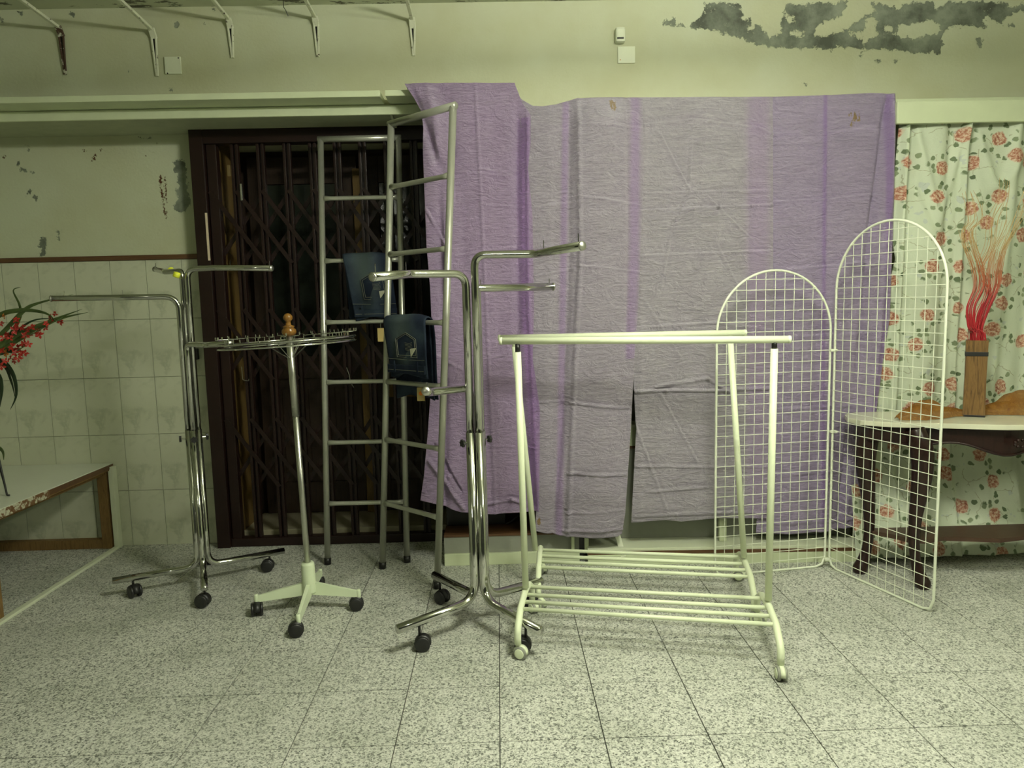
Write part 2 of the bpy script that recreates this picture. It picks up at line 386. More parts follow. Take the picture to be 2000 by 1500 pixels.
def sdist(P, poly):
    """signed distance (positive inside) of points P (n,2) to polygon"""
    poly = np.array(poly); n = len(poly); d = np.full(len(P), 1e9); ins = np.zeros(len(P), bool)
    for i in range(n):
        a, b = poly[i], poly[(i+1) % n]; ab = b-a; t = np.clip(((P-a)@ab)/(ab@ab+1e-12), 0, 1)
        d = np.minimum(d, np.linalg.norm(P-(a+t[:, None]*ab), axis=1))
        c = (a[1] > P[:, 1]) != (b[1] > P[:, 1]); xx = a[0]+(P[:, 1]-a[1])*(b[0]-a[0])/(b[1]-a[1]+1e-12); ins ^= c & (P[:, 0] < xx)
    return np.where(ins, d, -d)
def px_poly(pts, Y, f): return [(lambda v: (v.x, v.z))(at(*f(x, y), Y)) for x, y in pts]
def wall_sheet(name, x0, x1, z0, z1, Y, step, peel, islands, rust, mat):
    nx, nz = int((x1-x0)/step)+1, int((z1-z0)/step)+1
    X, Z = np.meshgrid(np.linspace(x0, x1, nx), np.linspace(z0, z1, nz)); P = np.stack([X.ravel(), Z.ravel()], 1)
    pe = np.full(len(P), -1.); ru = np.full(len(P), -1.)
    for pl in peel: pe = np.maximum(pe, sdist(P, pl))
    for pl in islands: pe = np.minimum(pe, -sdist(P, pl))
    for pl in rust: ru = np.maximum(ru, sdist(P, pl))
    dep = np.where(pe > 0, .002, 0)
    V = np.stack([P[:, 0], Y+dep, P[:, 1]], 1); idx = np.arange(nx*nz).reshape(nz, nx)
    Fc = np.stack([idx[:-1, :-1], idx[:-1, 1:], idx[1:, 1:], idx[1:, :-1]], -1).reshape(-1, 4)
    o = obj(name, (V.tolist(), [], Fc.tolist()), mat, None, True)
    for nm, arr in (('peel', pe), ('rust', ru)):
        at_ = o.data.attributes.new(nm, 'FLOAT', 'POINT'); at_.data.foreach_set('value', arr.astype(np.float32))
    o['kind'] = 'structure'; return o
f4 = lambda x, y: (1180+.41*x, .41*y)
outer = [(290,95),(330,85),(345,110),(400,120),(450,95),(480,60),(475,15),(620,10),(655,40),(665,85),(700,100),(760,140),(790,175),(845,160),(848,60),(880,20),(1160,8),(1145,60),(1080,95),(1050,100),(1010,130),(1000,165),(1060,175),(1160,140),(1210,105),(1240,75),(1290,60),(1270,10),(1400,40),(1440,15),(1560,10),(1580,40),(1640,10),(1900,10),(1960,40),(2000,15),(2080,20),(2080,60),(2000,50),(1930,70),(1900,120),(1870,110),(1830,75),(1810,100),(1825,150),(1790,130),(1760,120),(1660,125),(1605,160),(1610,190),(1620,215),(1600,255),(1450,245),(1380,240),(1250,235),(1200,230),(1120,220),(1070,245),(1020,225),(900,230),(820,225),(720,210),(620,175),(540,150),(450,135),(380,130),(320,125),(285,115)]
peel = [outer, [(1770,175),(1812,190),(1790,222),(1775,205)], [(1210,262),(1230,262),(1222,275)], [(1295,290),(1325,282),(1320,298)], [(1380,286),(1405,285),(1395,296)], [(955,402),(978,402),(965,412)], [(1925,115),(1955,125),(1935,130)]]
islands = [[(1160,145),(1180,170),(1250,200),(1300,170),(1300,110),(1270,75),(1245,100),(1250,140),(1200,150)], [(1390,160),(1405,115),(1450,120),(1550,95),(1600,115),(1590,160),(1530,170),(1480,185),(1420,180)], [(860,60),(905,90),(905,115),(880,110)], [(890,150),(950,150),(940,175),(890,165)], [(1340,125),(1375,125),(1370,145),(1335,145)], [(680,120),(720,120),(710,150),(690,150)]]
f1 = lambda x, y: (.25*x, .25*y)
fleck = [[(140,90),(175,85),(180,130),(160,135)], [(535,98),(590,100),(598,140),(565,140)], [(1360,165),(1400,165),(1388,225),(1368,225)], [(1650,62),(1685,66),(1670,88)], [(1570,175),(1602,172),(1595,205)], [(0,140),(30,145),(20,170),(0,165)], [(965,280),(985,280),(985,292),(967,292)], [(1000,555),(1012,555),(1010,568)], [(1325,695),(1350,697),(1340,712)]]
px = lambda L, Y, f: [px_poly(p, Y, f) for p in L]
wu = wall_sheet('wall_upper_back', XL, XR, ZS, ZC, YU, .012, px(peel, YU, f4)+px(fleck, YU, f1), px(islands, YU, f4), [], M['plaster'])
struct('trim_1', box((XL, YU+.0022, ZS+.0), (XR, YW, ZS+.45)), M['dull'])   # lintel mass behind the plaster, its underside is the soffit
f3 = lambda x, y: (.21*x, 250+.21*y)
lpeel = [[(1600,310),(1640,295),(1720,300),(1720,350),(1735,400),(1755,480),(1740,520),(1760,640),(1780,700),(1740,740),(1700,790),(1660,800),(1610,730),(1650,650),(1625,600),(1660,520),(1650,430),(1610,380)], [(385,1020),(430,1040),(440,1090),(420,1150),(440,1170),(370,1195),(365,1170),(405,1130),(335,1105),(385,1070)], [(520,950),(560,960),(555,1000),(540,1010)], [(230,575),(300,575),(290,600),(250,625)], [(310,640),(345,650),(330,680)], [(1290,90),(1410,88),(1400,100),(1300,105)], [(240,160),(270,165),(275,215),(255,200)], [(155,320),(180,315),(160,360)], [(170,375),(310,410),(305,422),(180,388)], [(540,1010),(550,1010),(552,1055),(543,1055)]]
lrust = [[(1480,425),(1503,430),(1512,500),(1508,560),(1535,720),(1562,830),(1545,855),(1520,790),(1495,640),(1480,500)], [(1520,450),(1545,455),(1556,700),(1546,700)], [(880,240),(905,260),(880,300),(855,300)], [(772,200),(798,200),(798,222),(772,222)], [(922,190),(950,190),(950,217),(922,217)], [(18,255),(55,255),(55,282),(18,282)], [(842,290),(862,290),(860,310),(845,310)], [(1460,142),(1480,142),(1480,160),(1462,160)], [(1350,255),(1365,255),(1362,268)], [(1425,225),(1440,225),(1438,240)], [(1640,1030),(1652,1030),(1650,1050)]]
wall_sheet('wall_back', XL, DX0, 1.66, ZS, YW, .008, px(lpeel, YW, f3), [], px(lrust, YW, f3), M['plaster'])
wb = box((XL, YW+.003, 0), (DX0, YW+.45, ZS)); add_box(wb, (DX1, YW+.003, 0), (XR, YW+.45, ZS)); add_box(wb, (DX0, YW+.06, ZS-.02), (DX1, YW+.45, ZS+.4))
wt = struct('wall_back_masonry', wb, M['tile_joint'])
# veined wall tiles
TW, TH = .2015, .332
xe = [-1.785-TW*k for k in range(12)]
proto = None
for r_ in range(5):
    o = obj('wall_tile', box((-1.785+.0014, YW-.006, r_*TH+.0012), (DX0, YW+.003, (r_+1)*TH-.0012), .001), M['tile'], wt); center(o)
    for k, x in enumerate(xe):
        if x < -3.6: break
        if proto is None:
            proto = o = obj('wall_tile', box((-TW/2+.0014, -.0045, -TH/2+.0012), (TW/2-.0014, .0045, TH/2-.0012), .001), M['tile'], wt)
        else: o = proto.copy(); C.objects.link(o)
        o.location = (x-TW/2, YW-.0015, (r_+.5)*TH)
struct('trim_2', box((XL, YW-.014, 1.661), (DX0-.002, YW+.002, 1.688), .003), M['wood_rail'])
# room shell outside the picture
struct('wall_left', box((XL-.1, YB, 0), (XL, YW+.4, ZC)), M['dull'])
struct('wall_right', box((XR, YB, 0), (XR+.1, YW+.4, ZC)), M['dull'])
struct('wall_rear', box((XL, YB-.1, 0), (XR, YB, ZC)), M['rear'])

# ------------------------------------------------------------------ doorway: recess, wooden glazed door, folding grille
YG = 4.10
dw = struct('door_1', box((DX0+.02, YW+.40, 0), (DX1, YW+.44, ZS)), M['door_wood'])
YD = YW+.34
def dpx(x, y, Y): return at(x, y, Y)
jm = box((DX0, YW, 0), (DX0+.10, YD, ZS-.02), .004); obj('door_jamb', jm, M['jamb_wood'], dw)
obj('threshold', box((DX0+.1, YW-.0, 0), (DX1, YD+.02, .07), .004), M['stone_sill'], dw)
# door leaves: stiles and rails around glazing above and a panel below
for (a, b) in ((-1.50, -.84), (-.80, -.12)):
    for x in (a, b-.09): obj('stile', box((x, YD, .07), (x+.09, YD+.045, 2.28), .004), M['door_wood'], dw)
    for z, hh in ((.07, .2), (.93, .14), (2.12, .16)): obj('rail', box((a+.09, YD, z), (b-.09, YD+.04, z+hh), .004), M['door_wood'], dw)
    obj('panel', box((a+.09, YD+.012, .27), (b-.09, YD+.03, .93)), M['door_wood'], dw)
    obj('pane', box((a+.09, YD+.018, 1.07), (b-.09, YD+.026, 2.12)), M['black_glass'], dw)
    for k in range(3): obj('raised_panel', box((a+.13+k*.165, YD+.004, .33), (a+.25+k*.165, YD+.02, .87), .006), M['door_wood'], dw)
    for k in range(9): obj('louvre', box((a+.10, YD+.030, 1.10+k*.07), (b-.10, YD+.036, 1.145+k*.07)), M['door_wood'], dw)
obj('door_post', box((-.86, YD-.03, .07), (-.78, YD+.03, 2.2), .004), M['jamb_wood'], dw)
obj('door_plate', box((-.70, YD-.006, .80), (-.45, YD+.0, .92), .003), M['wood_raw'], dw)

gr = thing('security_grille', 'dark brown folding lattice security grille filling the doorway left of the lilac cloths', 'grille', (-1.0, YG, 0))
gx0, gx1 = DX0-.02, DX1
fr = box((gx0, YG-.045, 0), (gx0+.075, YG+.035, 2.345), .004); obj('frame_jamb', fr, M['grille'], gr)
obj('frame_jamb', box((gx0+.080, YG-.02, .04), (gx0+.135, YG+.03, 2.30), .004), M['grille'], gr)
obj('frame_head', box((gx0+.075, YG-.045, 2.27), (gx1, YG+.035, 2.345), .004), M['grille'], gr)
obj('bottom_rail', box((gx0+.075, YG-.03, 0), (gx1, YG+.03, .05), .004), M['grille'], gr)
bars = [at(x, 300, YG).x for x in (459, 509.5, 561, 611, 659, 708, 757, 808)]
bars = [bars[0]-.145] + bars + [bars[-1]+.145]
for i, x in enumerate(bars[1:]):
    bm = box((x-.021, YG-.018, .05), (x-.006, YG+.012, 2.28), .002); add_box(bm, (x+.006, YG-.018, .05), (x+.021, YG+.012, 2.28), .002)
    add_box(bm, (x-.008, YG+.002, .05), (x+.008, YG+.010, 2.28)); obj('vertical_bar', bm, M['grille'], gr)
for zc, hh in ((1.82, .20), (1.17, .20), (.55, .20)):
    for i in range(len(bars)-2):
        for zz in (zc,):
            a, b = bars[i], bars[i+2]
            bm = bmesh.new(); bar(bm, (a, YG-.021, zz+hh), (b, YG-.021, zz-hh+.0), .004, .023, Vector((0, 0, 1))); obj('lattice_strip', bm, M['grille'], gr)
            bm = bmesh.new(); bar(bm, (a, YG+.016, zz-hh), (b, YG+.016, zz+hh), .004, .023, Vector((0, 0, 1))); obj('lattice_strip', bm, M['grille'], gr)
p = at(405, 460, YG-.05); obj('edge_strip', box((p.x-.006, YG-.0485, at(402, 510, YG).z), (p.x+.006, YG-.0455, at(402, 418, YG).z)), M['strip'], gr)['label'] = 'pale strip painted as a gleam on the frame'  # thin pale box carries the gleam of the frame as colour
p = at(450, 335, YG); obj('lock_plate', box((p.x-.008, YG-.025, p.z-.03), (p.x+.008, YG-.018, p.z+.03), .001), M['brass'], gr)
p = at(475, 375, YG); obj('lock_bolt', box((p.x-.006, YG-.032, p.z-.05), (p.x+.004, YG-.018, p.z+.04), .002), M['nickel'], gr)
hk = tube(fillet([at(472, 716, YG-.03), at(474, 742, YG-.03), at(486, 744, YG-.03), at(486, 740, YG-.03)], .01), .0022, 6)
tag(obj('wire_hook', hk, M['nickel']), 'thin bent wire hook hanging on the brown lattice grille', 'hook')
tag(obj('dangling_wire', tube([at(677, 718, 4.06), at(682, 732, 4.05), at(684, 745, 4.06), at(691, 757, 4.06)], .0022, 6), M['nickel']), 'short bright wire dangling at the grille between the ladder uprights', 'wire')

# ------------------------------------------------------------------ boards above the doorway and the cloths
zb = 2.415
a = at(742, 168, 3.66)
o = obj('shelf_board', box((-3.4, 3.645, zb-.03), (a.x, YU-.004, zb), .003), M['cream']); tag(o, 'long white shelf board running left from the gap above the grille door', 'shelf')
b0, b1 = at(752, 166, 3.66), at(1010, 162, 3.66)
o = obj('shelf_board', box((b0.x, 3.645, zb-.028), (b1.x, YU-.004, zb), .003), M['cream']); tag(o, 'short white shelf board whose right end is draped with lilac cloth', 'shelf')
obj('lintel_strip', box((-3.6, YU-.018, ZS-.01), (.05, YU-.002, ZS+.038), .004), M['cream'])['kind'] = 'structure'
bpy.data.objects['lintel_strip'].name = 'trim_3'
sl = bmesh.new(); bar(sl, at(762, 217, 3.79), at(773, 248, 3.99), .012, .012); tag(obj('hanger_rod', sl, M['white_trim']), 'thin white rod slanting down from the shelf edge above the ladder top', 'rod')
# right-hand board with fascia over the floral curtain
zr = 2.335
rb = at(1752, 190, 3.58)
t = thing('display_canopy', 'cream window canopy board and fascia above the floral curtain and lilac cloths', 'canopy', (rb.x, 3.7, zr-.03))
obj('top_board', box((at(1120, 193, 3.6).x, 3.662, zr-.028), (3.5, YU-.004, zr-.002), .003), M['cream'], t)
obj('fascia', box((rb.x+.015, 3.60, zr-.135), (3.5, 3.625, zr-.030), .004), M['cream'], t)
tag(obj('backing_strip', box((rb.x+.02, YU-.012, zr+.0), (3.4, YU-.002, zr+.022), .002), M['wood_rail']), 'dark brown strip lying behind the board above the floral curtain', 'strip')
tag(obj('window_post', box((rb.x-.012, 3.66, .1), (rb.x+.030, 3.70, zr-.03), .003), M['cream']), 'slim cream post between the lilac cloth and the floral curtain', 'post')

# brackets on the upper wall
brk = [((122, 145), (122, 58), (50, 0), 1, 'leftmost wall bracket, mostly stripped to rusty dark brown'),
       ((305, 148), (300, 62), (240, 5), 0, 'second wall bracket from the left, white and flaking, beside the square blank plate'),
       ((455, 112), (447, 42), (412, 5), 0, 'third wall bracket from the left, slim and white with a dark slot'),
       ((620, 110), (617, 38), (595, 0), 0, 'fourth wall bracket from the left, right of the small loose ceiling wire'),
       ((808, 108), (805, 42), (793, 0), 0, 'rightmost wall bracket, above the short shelf board and the lilac cloth')]
for lo, mid, end, rust, lab in brk:
    p0, p1 = at(*lo, YU-.012), at(*mid, YU-.012); p1.x = (p0.x+p1.x)/2; p0.x = p1.x
    dy = .34; p2 = Vector((p1.x, YU-dy, p1.z+.02))
    # match the slope of the arm as seen
    t = thing('shelf_bracket', lab, 'bracket', (p1.x, YU, p1.z), 'shelf brackets on the upper wall')
    mt = M['bracket_rust'] if rust else M['bracket']
    for s in (-1, 1):
        bm = bmesh.new(); add_tube(bm, [(p0.x+s*.003, YU-.005, p0.z), (p1.x+s*.011, YU-.012, p1.z-.02), (p1.x+s*.011, YU-.03, p1.z)], .0055, 6)
        obj('wall_leg', bm, mt, t)
    bm = bmesh.new(); bar(bm, (p1.x, YU-.004, p0.z+.02), (p1.x, YU-.006, p1.z-.03), .015, .004, Vector((0, -1, 0))); obj('slot', bm, M['steel_dark'], t)
    bm = bmesh.new(); bar(bm, (p1.x, YU-.006, p1.z-.03), (p1.x, YU-.035, p1.z+.012), .030, .012, Vector((0, 1, 0)), .002); obj('elbow', bm, mt, t)
    bm = bmesh.new(); bar(bm, (p1.x, YU-.02, p1.z+.006), (p1.x, YU-.38, p1.z+.03), .016, .014, Vector((0, 0, 1)), .002); obj('arm', bm, M['bracket'], t)
# plates and sensor
pa, pb = at(322, 112, YU), at(356, 145, YU)
t = thing('cover_plate', 'pale square blank cover plate right of the second wall bracket', 'cover plate', ((pa.x+pb.x)/2, YU, pb.z))
obj('plate', box((pa.x, YU-.010, pb.z), (pb.x, YU-.001, pa.z), .002), M['white_trim'], t)
for q in ((327, 143), (348, 113)):
    v = at(*q, YU-.011); obj('screw', lathe([(.004, 0), (.003, .002)], (v.x, YU-.0095, v.z), (0, -1, 0), 8), M['steel_dark'], t)
pa, pb = at(1206, 92, YU), at(1240, 124, YU)
t = thing('cover_plate', 'pale square blank cover plate under the small wall sensor', 'cover plate', ((pa.x+pb.x)/2, YU, pb.z))
obj('plate', box((pa.x, YU-.010, pb.z), (pb.x, YU-.001, pa.z), .002), M['white_trim'], t)
v = at(1211, 118, YU); obj('screw', lathe([(.004, 0), (.003, .002)], (v.x, YU-.0095, v.z), (0, -1, 0), 8), M['brass'], t)
pa, pb = at(1200, 58, YU), at(1219, 87, YU)
t = thing('motion_sensor', 'small rounded ivory wall sensor high above the lilac cloths', 'sensor', ((pa.x+pb.x)/2, YU, pb.z))
obj('housing', box((pa.x, YU-.045, pb.z), (pb.x, YU-.001, pa.z), .012), M['white_trim'], t)
obj('lens', box((pa.x+.006, YU-.048, pb.z+.012), (pb.x-.010, YU-.044, pb.z+.02), .001), M['steel_dark'], t)
tag(obj('loose_wire', tube([at(553, 0, 3.70), at(554, 14, 3.74), at(558, 20, 3.77), at(563, 32, 3.78)], .002, 6), M['steel_dark']), 'tiny loose wire sticking out of the ceiling edge beside the fourth bracket', 'wire')
# switch on the tile wall
pa, pb = at(364, 681, YW-.02), at(388, 702, YW-.02)
t = thing('wall_switch', 'ivory switch in a black surround on the tiles beside the grille frame', 'switch', ((pa.x+pb.x)/2, YW, pb.z))
obj('surround', box((pa.x-.01, YW-.030, pb.z), (pb.x, YW-.007, pa.z), .003), M['black'], t)
obj('rocker', box((pa.x, YW-.036, pb.z+.012), (pb.x-.018, YW-.029, pa.z-.006), .002), M['socket'], t)

# ------------------------------------------------------------------ low platform and panels below the cloths
# window platform under the lilac cloths
t = thing('window_plinth', 'low grey plinth with a cream kick strip under the left lilac cloth', 'plinth', (.1, 3.8, 0))
xa, xb = at(868, 1090, 3.67).x, at(1132, 1090, 3.67).x
obj('kick_strip', box((xa, 3.665, 0), (xb, 3.69, .062), .002), M['cream'], t)
obj('face_panel', box((xa, 3.682, .062), (xb, 3.70, .150)), M['grey_panel'], t)
obj('top', box((xa, 3.678, .150), (xb, 4.15, .162), .002), M['wood_rail'], t)
obj('end_panel', box((xa, 3.70, 0), (xa+.02, 4.15, .150)), M['cream'], t)
tag(obj('black_case', box((at(872, 1010, 3.84).x, 3.84, .162), (at(987, 1010, 3.84).x, 4.05, .42), .006), M['black']), 'black electronics case on the plinth half hidden below the left lilac cloth', 'case')
tag(obj('power_cable', tube(fillet([at(984, 1026, 3.85), at(1000, 1018, 3.84), at(1016, 1003, 3.86), at(1020, 985, 3.88)], .03), .006, 8), M['black']), 'black cable curving up from the black case behind the lilac cloth', 'cable')
tag(obj('back_panel', box((at(985, 1000, 4.1).x, 4.09, .165), (at(1118, 1000, 4.1).x, 4.11, 1.4)), M['grey_panel']), 'grey panel at the back of the plinth right of the black case', 'panel')
for k, (q0, q1, lab) in enumerate((((1116, 1122), 0, 'left one of two cream uprights below the folded lilac cloth'), ((1142, 1150), 0, 'right one of two cream uprights, at the corner of the grey counter'))):
    tag(obj('upright_post', box((at(q0[0], 1060, 3.66).x, 3.66, .064), (at(q0[1], 1060, 3.66).x, 3.69, .70), .002), M['cream']), lab, 'post', 'cream uprights below the cloths')
tag(obj('dark_gap_strip', box((at(1123, 1060, 3.69).x, 3.692, .0), (at(1141, 1060, 3.69).x, 3.72, .70)), M['black']), 'black strip for the shade in the gap between the two cream uprights below the cloths', 'post')  # black strip paints the dark gap between the cream uprights
ct = thing('display_counter', 'grey panelled display counter with brown strip and cream kick board behind the white racks', 'counter', (1.2, 3.75, 0))
ca, cb_ = Vector((at(1150, 1108, 3.59).x, 3.64, 0)), Vector((1.86, 3.585, 0))
def slab(name, z0, z1, off, th, mat, x0=None, x1=None):
    a_ = ca.copy(); b_ = cb_.copy(); d = (b_-a_).normalized(); nn = Vector((-d.y, d.x, 0))
    if x1 is not None: b_ = a_+d*((x1-a_.x)/d.x)
    if x0 is not None: a_ = a_+d*((x0-a_.x)/d.x)
    bm = bmesh.new(); mid = Vector((0, 0, (z0+z1)/2)); bar(bm, a_+nn*(off+th/2)+mid, b_+nn*(off+th/2)+mid, th, z1-z0, Vector((0, 0, 1)), .0015); return obj(name, bm, mat, ct)
slab('kick_board', 0, .055, -.03, .03, M['cream']); slab('brown_strip', .055, .072, -.025, .025, M['wood_rail'])
slab('front_panel', .088, .585, .14, .02, M['grey_panel']); slab('brown_edge', .585, .60, .125, .03, M['wood_rail'])
slab('top_edge', .60, .70, .122, .03, M['cream']); slab('counter_top', .70, .715, .118, .35, M['white_trim'])
slab('inner_panel', .715, 2.1, .25, .012, M['grey_panel'])
slab('base_ledge', .072, .088, -.020, .18, M['white_trim'])
bm = bmesh.new(); bar(bm, at(1202, 1030, 3.72), at(1218, 1088, 3.60), .028, .004, Vector((0, -1, 0))); obj('loose_strip', bm, M['white_trim'], ct)['label'] = 'cream strip slanting across the panel'
for x in (1411, 1415): pass
obj('support', box((at(1404, 1050, 3.68).x, 3.672, .09), (at(1418, 1050, 3.68).x, 3.692, .50), .002), M['cream'], ct)

# ------------------------------------------------------------------ cloths
def smooth_noise(X, Z, s, seed):
    """cheap multi-sine wrinkle field"""
    r = np.random.default_rng(seed); out = np.zeros_like(X)
    for k in range(9):
        a = r.uniform(0, 2*PI); f = s*r.uniform(.5, 2.2); out += np.sin((X*math.cos(a)+Z*math.sin(a))*f+r.uniform(0, 6.3)+1.3*np.sin(X*f*.37+r.uniform(0, 6)))/(1+k*.25)
    return out/6
def cloth(name, mat, Y, left, right, top, hem, folds, creases, label, nu=150, nv=440, doubled=(), stains=(), over=.16, seed=1, wr=.0022, topfn=None, group=None):
    """left/right: [(py, px)], top/hem: [(px, py)], folds: (px path [(py,px)], width m, depth m (+ towards viewer)), creases: [(px,py),...] paths"""
    U, V = np.meshgrid(np.linspace(0, 1, nu), np.linspace(0, 1, nv))
    ys = [a for a, _ in left]
    # iterate: pixel row/col for every (u,v)
    def lerp(t_, v): return np.interp(v, [a for a, _ in t_], [b for _, b in t_])
    py0 = np.zeros_like(U); PX = np.zeros_like(U); PY = np.zeros_like(U)
    PX[:] = 0
    for it in range(4):
        if it == 0: PY = 190+V*820
        L = lerp(left, PY); R = lerp(right, PY); PX = L+(R-L)*U
        T = lerp(top, PX[0:1].repeat(nv, 0)); B = lerp(hem, PX[-1:].repeat(nv, 0)); PY = T+(B-T)*V
    # pixels to world on plane Y
    rx = np.array(CA)[:, None]*((PX.ravel()-1000)/F)[None] - np.array(CB)[:, None]*((PY.ravel()-750)/F)[None] + np.array(CC)[:, None]
    tt = Y/rx[1]; X = (rx[0]*tt).reshape(U.shape); Z = (H+rx[2]*tt).reshape(U.shape)
    D = np.zeros_like(X); dbl = np.zeros_like(X); st = np.zeros_like(X)
    mpp = Y/F
    for path, wd, dep in folds:
        c = np.interp(PY, [a for a, _ in path], [b for _, b in path]); e = (PX-c)*mpp/wd
        y0, y1 = path[0][0], path[-1][0]; fade = np.clip((PY-y0)/60+.25, 0, 1)*np.clip((y1-PY)/60+.6, 0, 1)
        D += dep*np.exp(-e*e)*fade
    for path, wd in doubled:
        c = np.interp(PY, [a for a, _ in path], [b for _, b in path]); e = (PX-c)*mpp/wd
        dbl = np.maximum(dbl, np.exp(-np.abs(e)**3.5)*.8*np.where((PY >= path[0][0]) & (PY <= path[-1][0]), 1, 0))
    for pts, amp, wd in creases:
        for a, b in zip(pts, pts[1:]):
            ax, ay, bx, by = *a, *b; ab = np.array([bx-ax, by-ay]); L2 = ab@ab; t_ = np.clip(((PX-ax)*ab[0]+(PY-ay)*ab[1])/L2, 0, 1)
            d = np.hypot(PX-(ax+t_*ab[0]), PY-(ay+t_*ab[1]))*mpp; D = np.maximum(D, D) + 0
            nrm_ = ((PX-ax)*ab[1]-(PY-ay)*ab[0])/math.sqrt(L2)*mpp
            D += amp*1.9*np.exp(-(d/wd)**2) - amp*.8*np.exp(-(np.abs(nrm_-.011)/.008)**2)*np.exp(-(d/.03)**2)
    for sx, sy, r in stains: st = np.maximum(st, np.exp(-((PX-sx)**2+((PY-sy)*.6)**2)/r**2))
    D += wr*smooth_noise(X, Z, 26, seed) + wr*.9*smooth_noise(X, Z, 9, seed+5) + .006*np.sin(X*7+seed)*V
    Yv = Y-D
    rows = [np.stack([X.ravel(), Yv.ravel(), Z.ravel()], 1)]
    # part lying over the board
    k = 6; ov = []
    for i in range(k, 0, -1):
        f = i/k; ov.append(np.stack([X[0], np.full(nu, Y)+over*f+.012*math.sin(f*3)-D[0]*(1-f), Z[0]+.004+.0*f-.0*(X[0])], 1))
    P = np.concatenate(ov+rows); n2 = nv+k; idx = np.arange(nu*n2).reshape(n2, nu)
    Fc = np.stack([idx[:-1, :-1], idx[1:, :-1], idx[1:, 1:], idx[:-1, 1:]], -1).reshape(-1, 4)
    o = obj(name, (P.tolist(), [], Fc.tolist()), mat, None, True)
    padz = np.zeros(nu*k)
    for nm, arr in (('doubled', dbl), ('stain', st)):
        a_ = o.data.attributes.new(nm, 'FLOAT', 'POINT'); a_.data.foreach_set('value', np.concatenate([padz, arr.ravel()]).astype(np.float32))
    mod = o.modifiers.new('thick', 'SOLIDIFY'); mod.thickness = .0012; mod.offset = 1
    tag(o, label, 'cloth', group); return o
G = 'lilac cloths draped over the boards'
cloth('draped_cloth', M['lilac_a'], 3.585,
      [(150, 786), (165, 791), (190, 808), (215, 822), (250, 826), (300, 826), (480, 833), (560, 840), (700, 846), (850, 835), (930, 828), (985, 820)],
      [(150, 1003), (165, 1006), (200, 1020), (225, 1036), (280, 1036), (330, 1031), (420, 1040), (600, 1043), (700, 1040), (800, 1055), (900, 1054), (1005, 1052)],
      [(780, 163), (860, 162), (1010, 162)], [(815, 976), (850, 984), (900, 1000), (960, 1004), (1060, 999)],
      [([(160, 795), (200, 815), (330, 860), (1000, 870)], .022, -.030), ([(160, 830), (230, 850), (600, 880)], .02, .018), ([(160, 855), (200, 872), (400, 905), (980, 905)], .03, -.016),
       ([(170, 878), (400, 890)], .012, -.012), ([(200, 1012), (340, 1010), (700, 1012), (1000, 1040)], .022, -.035), ([(200, 1030), (600, 1032), (1000, 1052)], .010, .018), ([(160, 928), (400, 940), (1000, 968)], .008, .010), ([(160, 960), (1000, 990)], .03, -.008)],
      [([(832, 408), (870, 480), (875, 560)], .006, .008), ([(940, 330), (1000, 340)], .003, .006), ([(945, 400), (1020, 405)], .0035, .004), ([(890, 335), (1010, 345)], .0035, .005), ([(890, 500), (1020, 480)], .004, .006), ([(890, 620), (1000, 610)], .0035, .004), ([(840, 900), (905, 990)], .012, .014), ([(850, 870), (900, 960)], -.008, .01), ([(940, 985), (1000, 975), (1040, 990)], .008, .006), ([(845, 690), (900, 720)], .005, .01), ([(940, 870), (1050, 876)], .003, .004), ([(830, 960), (880, 930)], .006, .01)],
      'leftmost lilac cloth, hung highest over the short shelf board beside the ladders', doubled=[([(230, 1024), (340, 1022), (600, 1026), (800, 1042), (1005, 1042)], .030)], seed=3, group=G)
cloth('draped_cloth', M['lilac_b'], 3.602,
      [(150, 1006), (200, 1012), (300, 1024), (500, 1030), (700, 1036), (900, 1048), (1045, 1046)],
      [(150, 1258), (190, 1255), (350, 1257), (500, 1250), (600, 1246), (700, 1238), (840, 1231), (900, 1227), (1000, 1220), (1050, 1212)],
      [(1000, 172), (1018, 194), (1040, 207), (1062, 208), (1085, 205), (1110, 197), (1126, 193), (1260, 191)], [(1040, 1036), (1095, 1046), (1150, 1048), (1205, 1046), (1222, 1034)],
      [([(190, 1180), (1050, 1165)], .13, .055), ([(195, 1128), (500, 1132), (800, 1118), (1046, 1108)], .012, .022), ([(195, 1112), (500, 1112), (800, 1100), (1046, 1080)], .016, -.024), ([(200, 1075), (1046, 1064)], .03, .012), ([(190, 1222), (400, 1226), (700, 1222)], .012, -.012)],
      [([(1046, 268), (1122, 248)], .005, .004), ([(1042, 406), (1122, 395)], .005, .005), ([(1044, 540), (1120, 525)], .005, .005), ([(1128, 385), (1250, 402)], .006, .005), ([(1128, 520), (1250, 532)], .006, .005), ([(1128, 245), (1250, 252)], .005, .005), ([(1112, 785), (1226, 796)], .007, .005), ([(1108, 922), (1222, 925)], .007, .005), ([(1105, 1000), (1215, 993)], .005, .005), ([(1105, 990), (1145, 930)], .006, .007), ([(1045, 785), (1110, 782)], .006, .005), ([(1060, 700), (1100, 640)], .004, .008), ([(1060, 330), (1090, 300)], .005, .008), ([(1100, 1035), (1215, 1030)], .006, .006)],
      'silvery lilac cloth with a deep vertical fold, second from the left, sagging at its top', doubled=[([(190, 1240), (500, 1238), (700, 1230)], .026), ([(200, 1105), (1046, 1092)], .018)], stains=[(1195, 208, 14), (1052, 1018, 9)], seed=8, group=G)
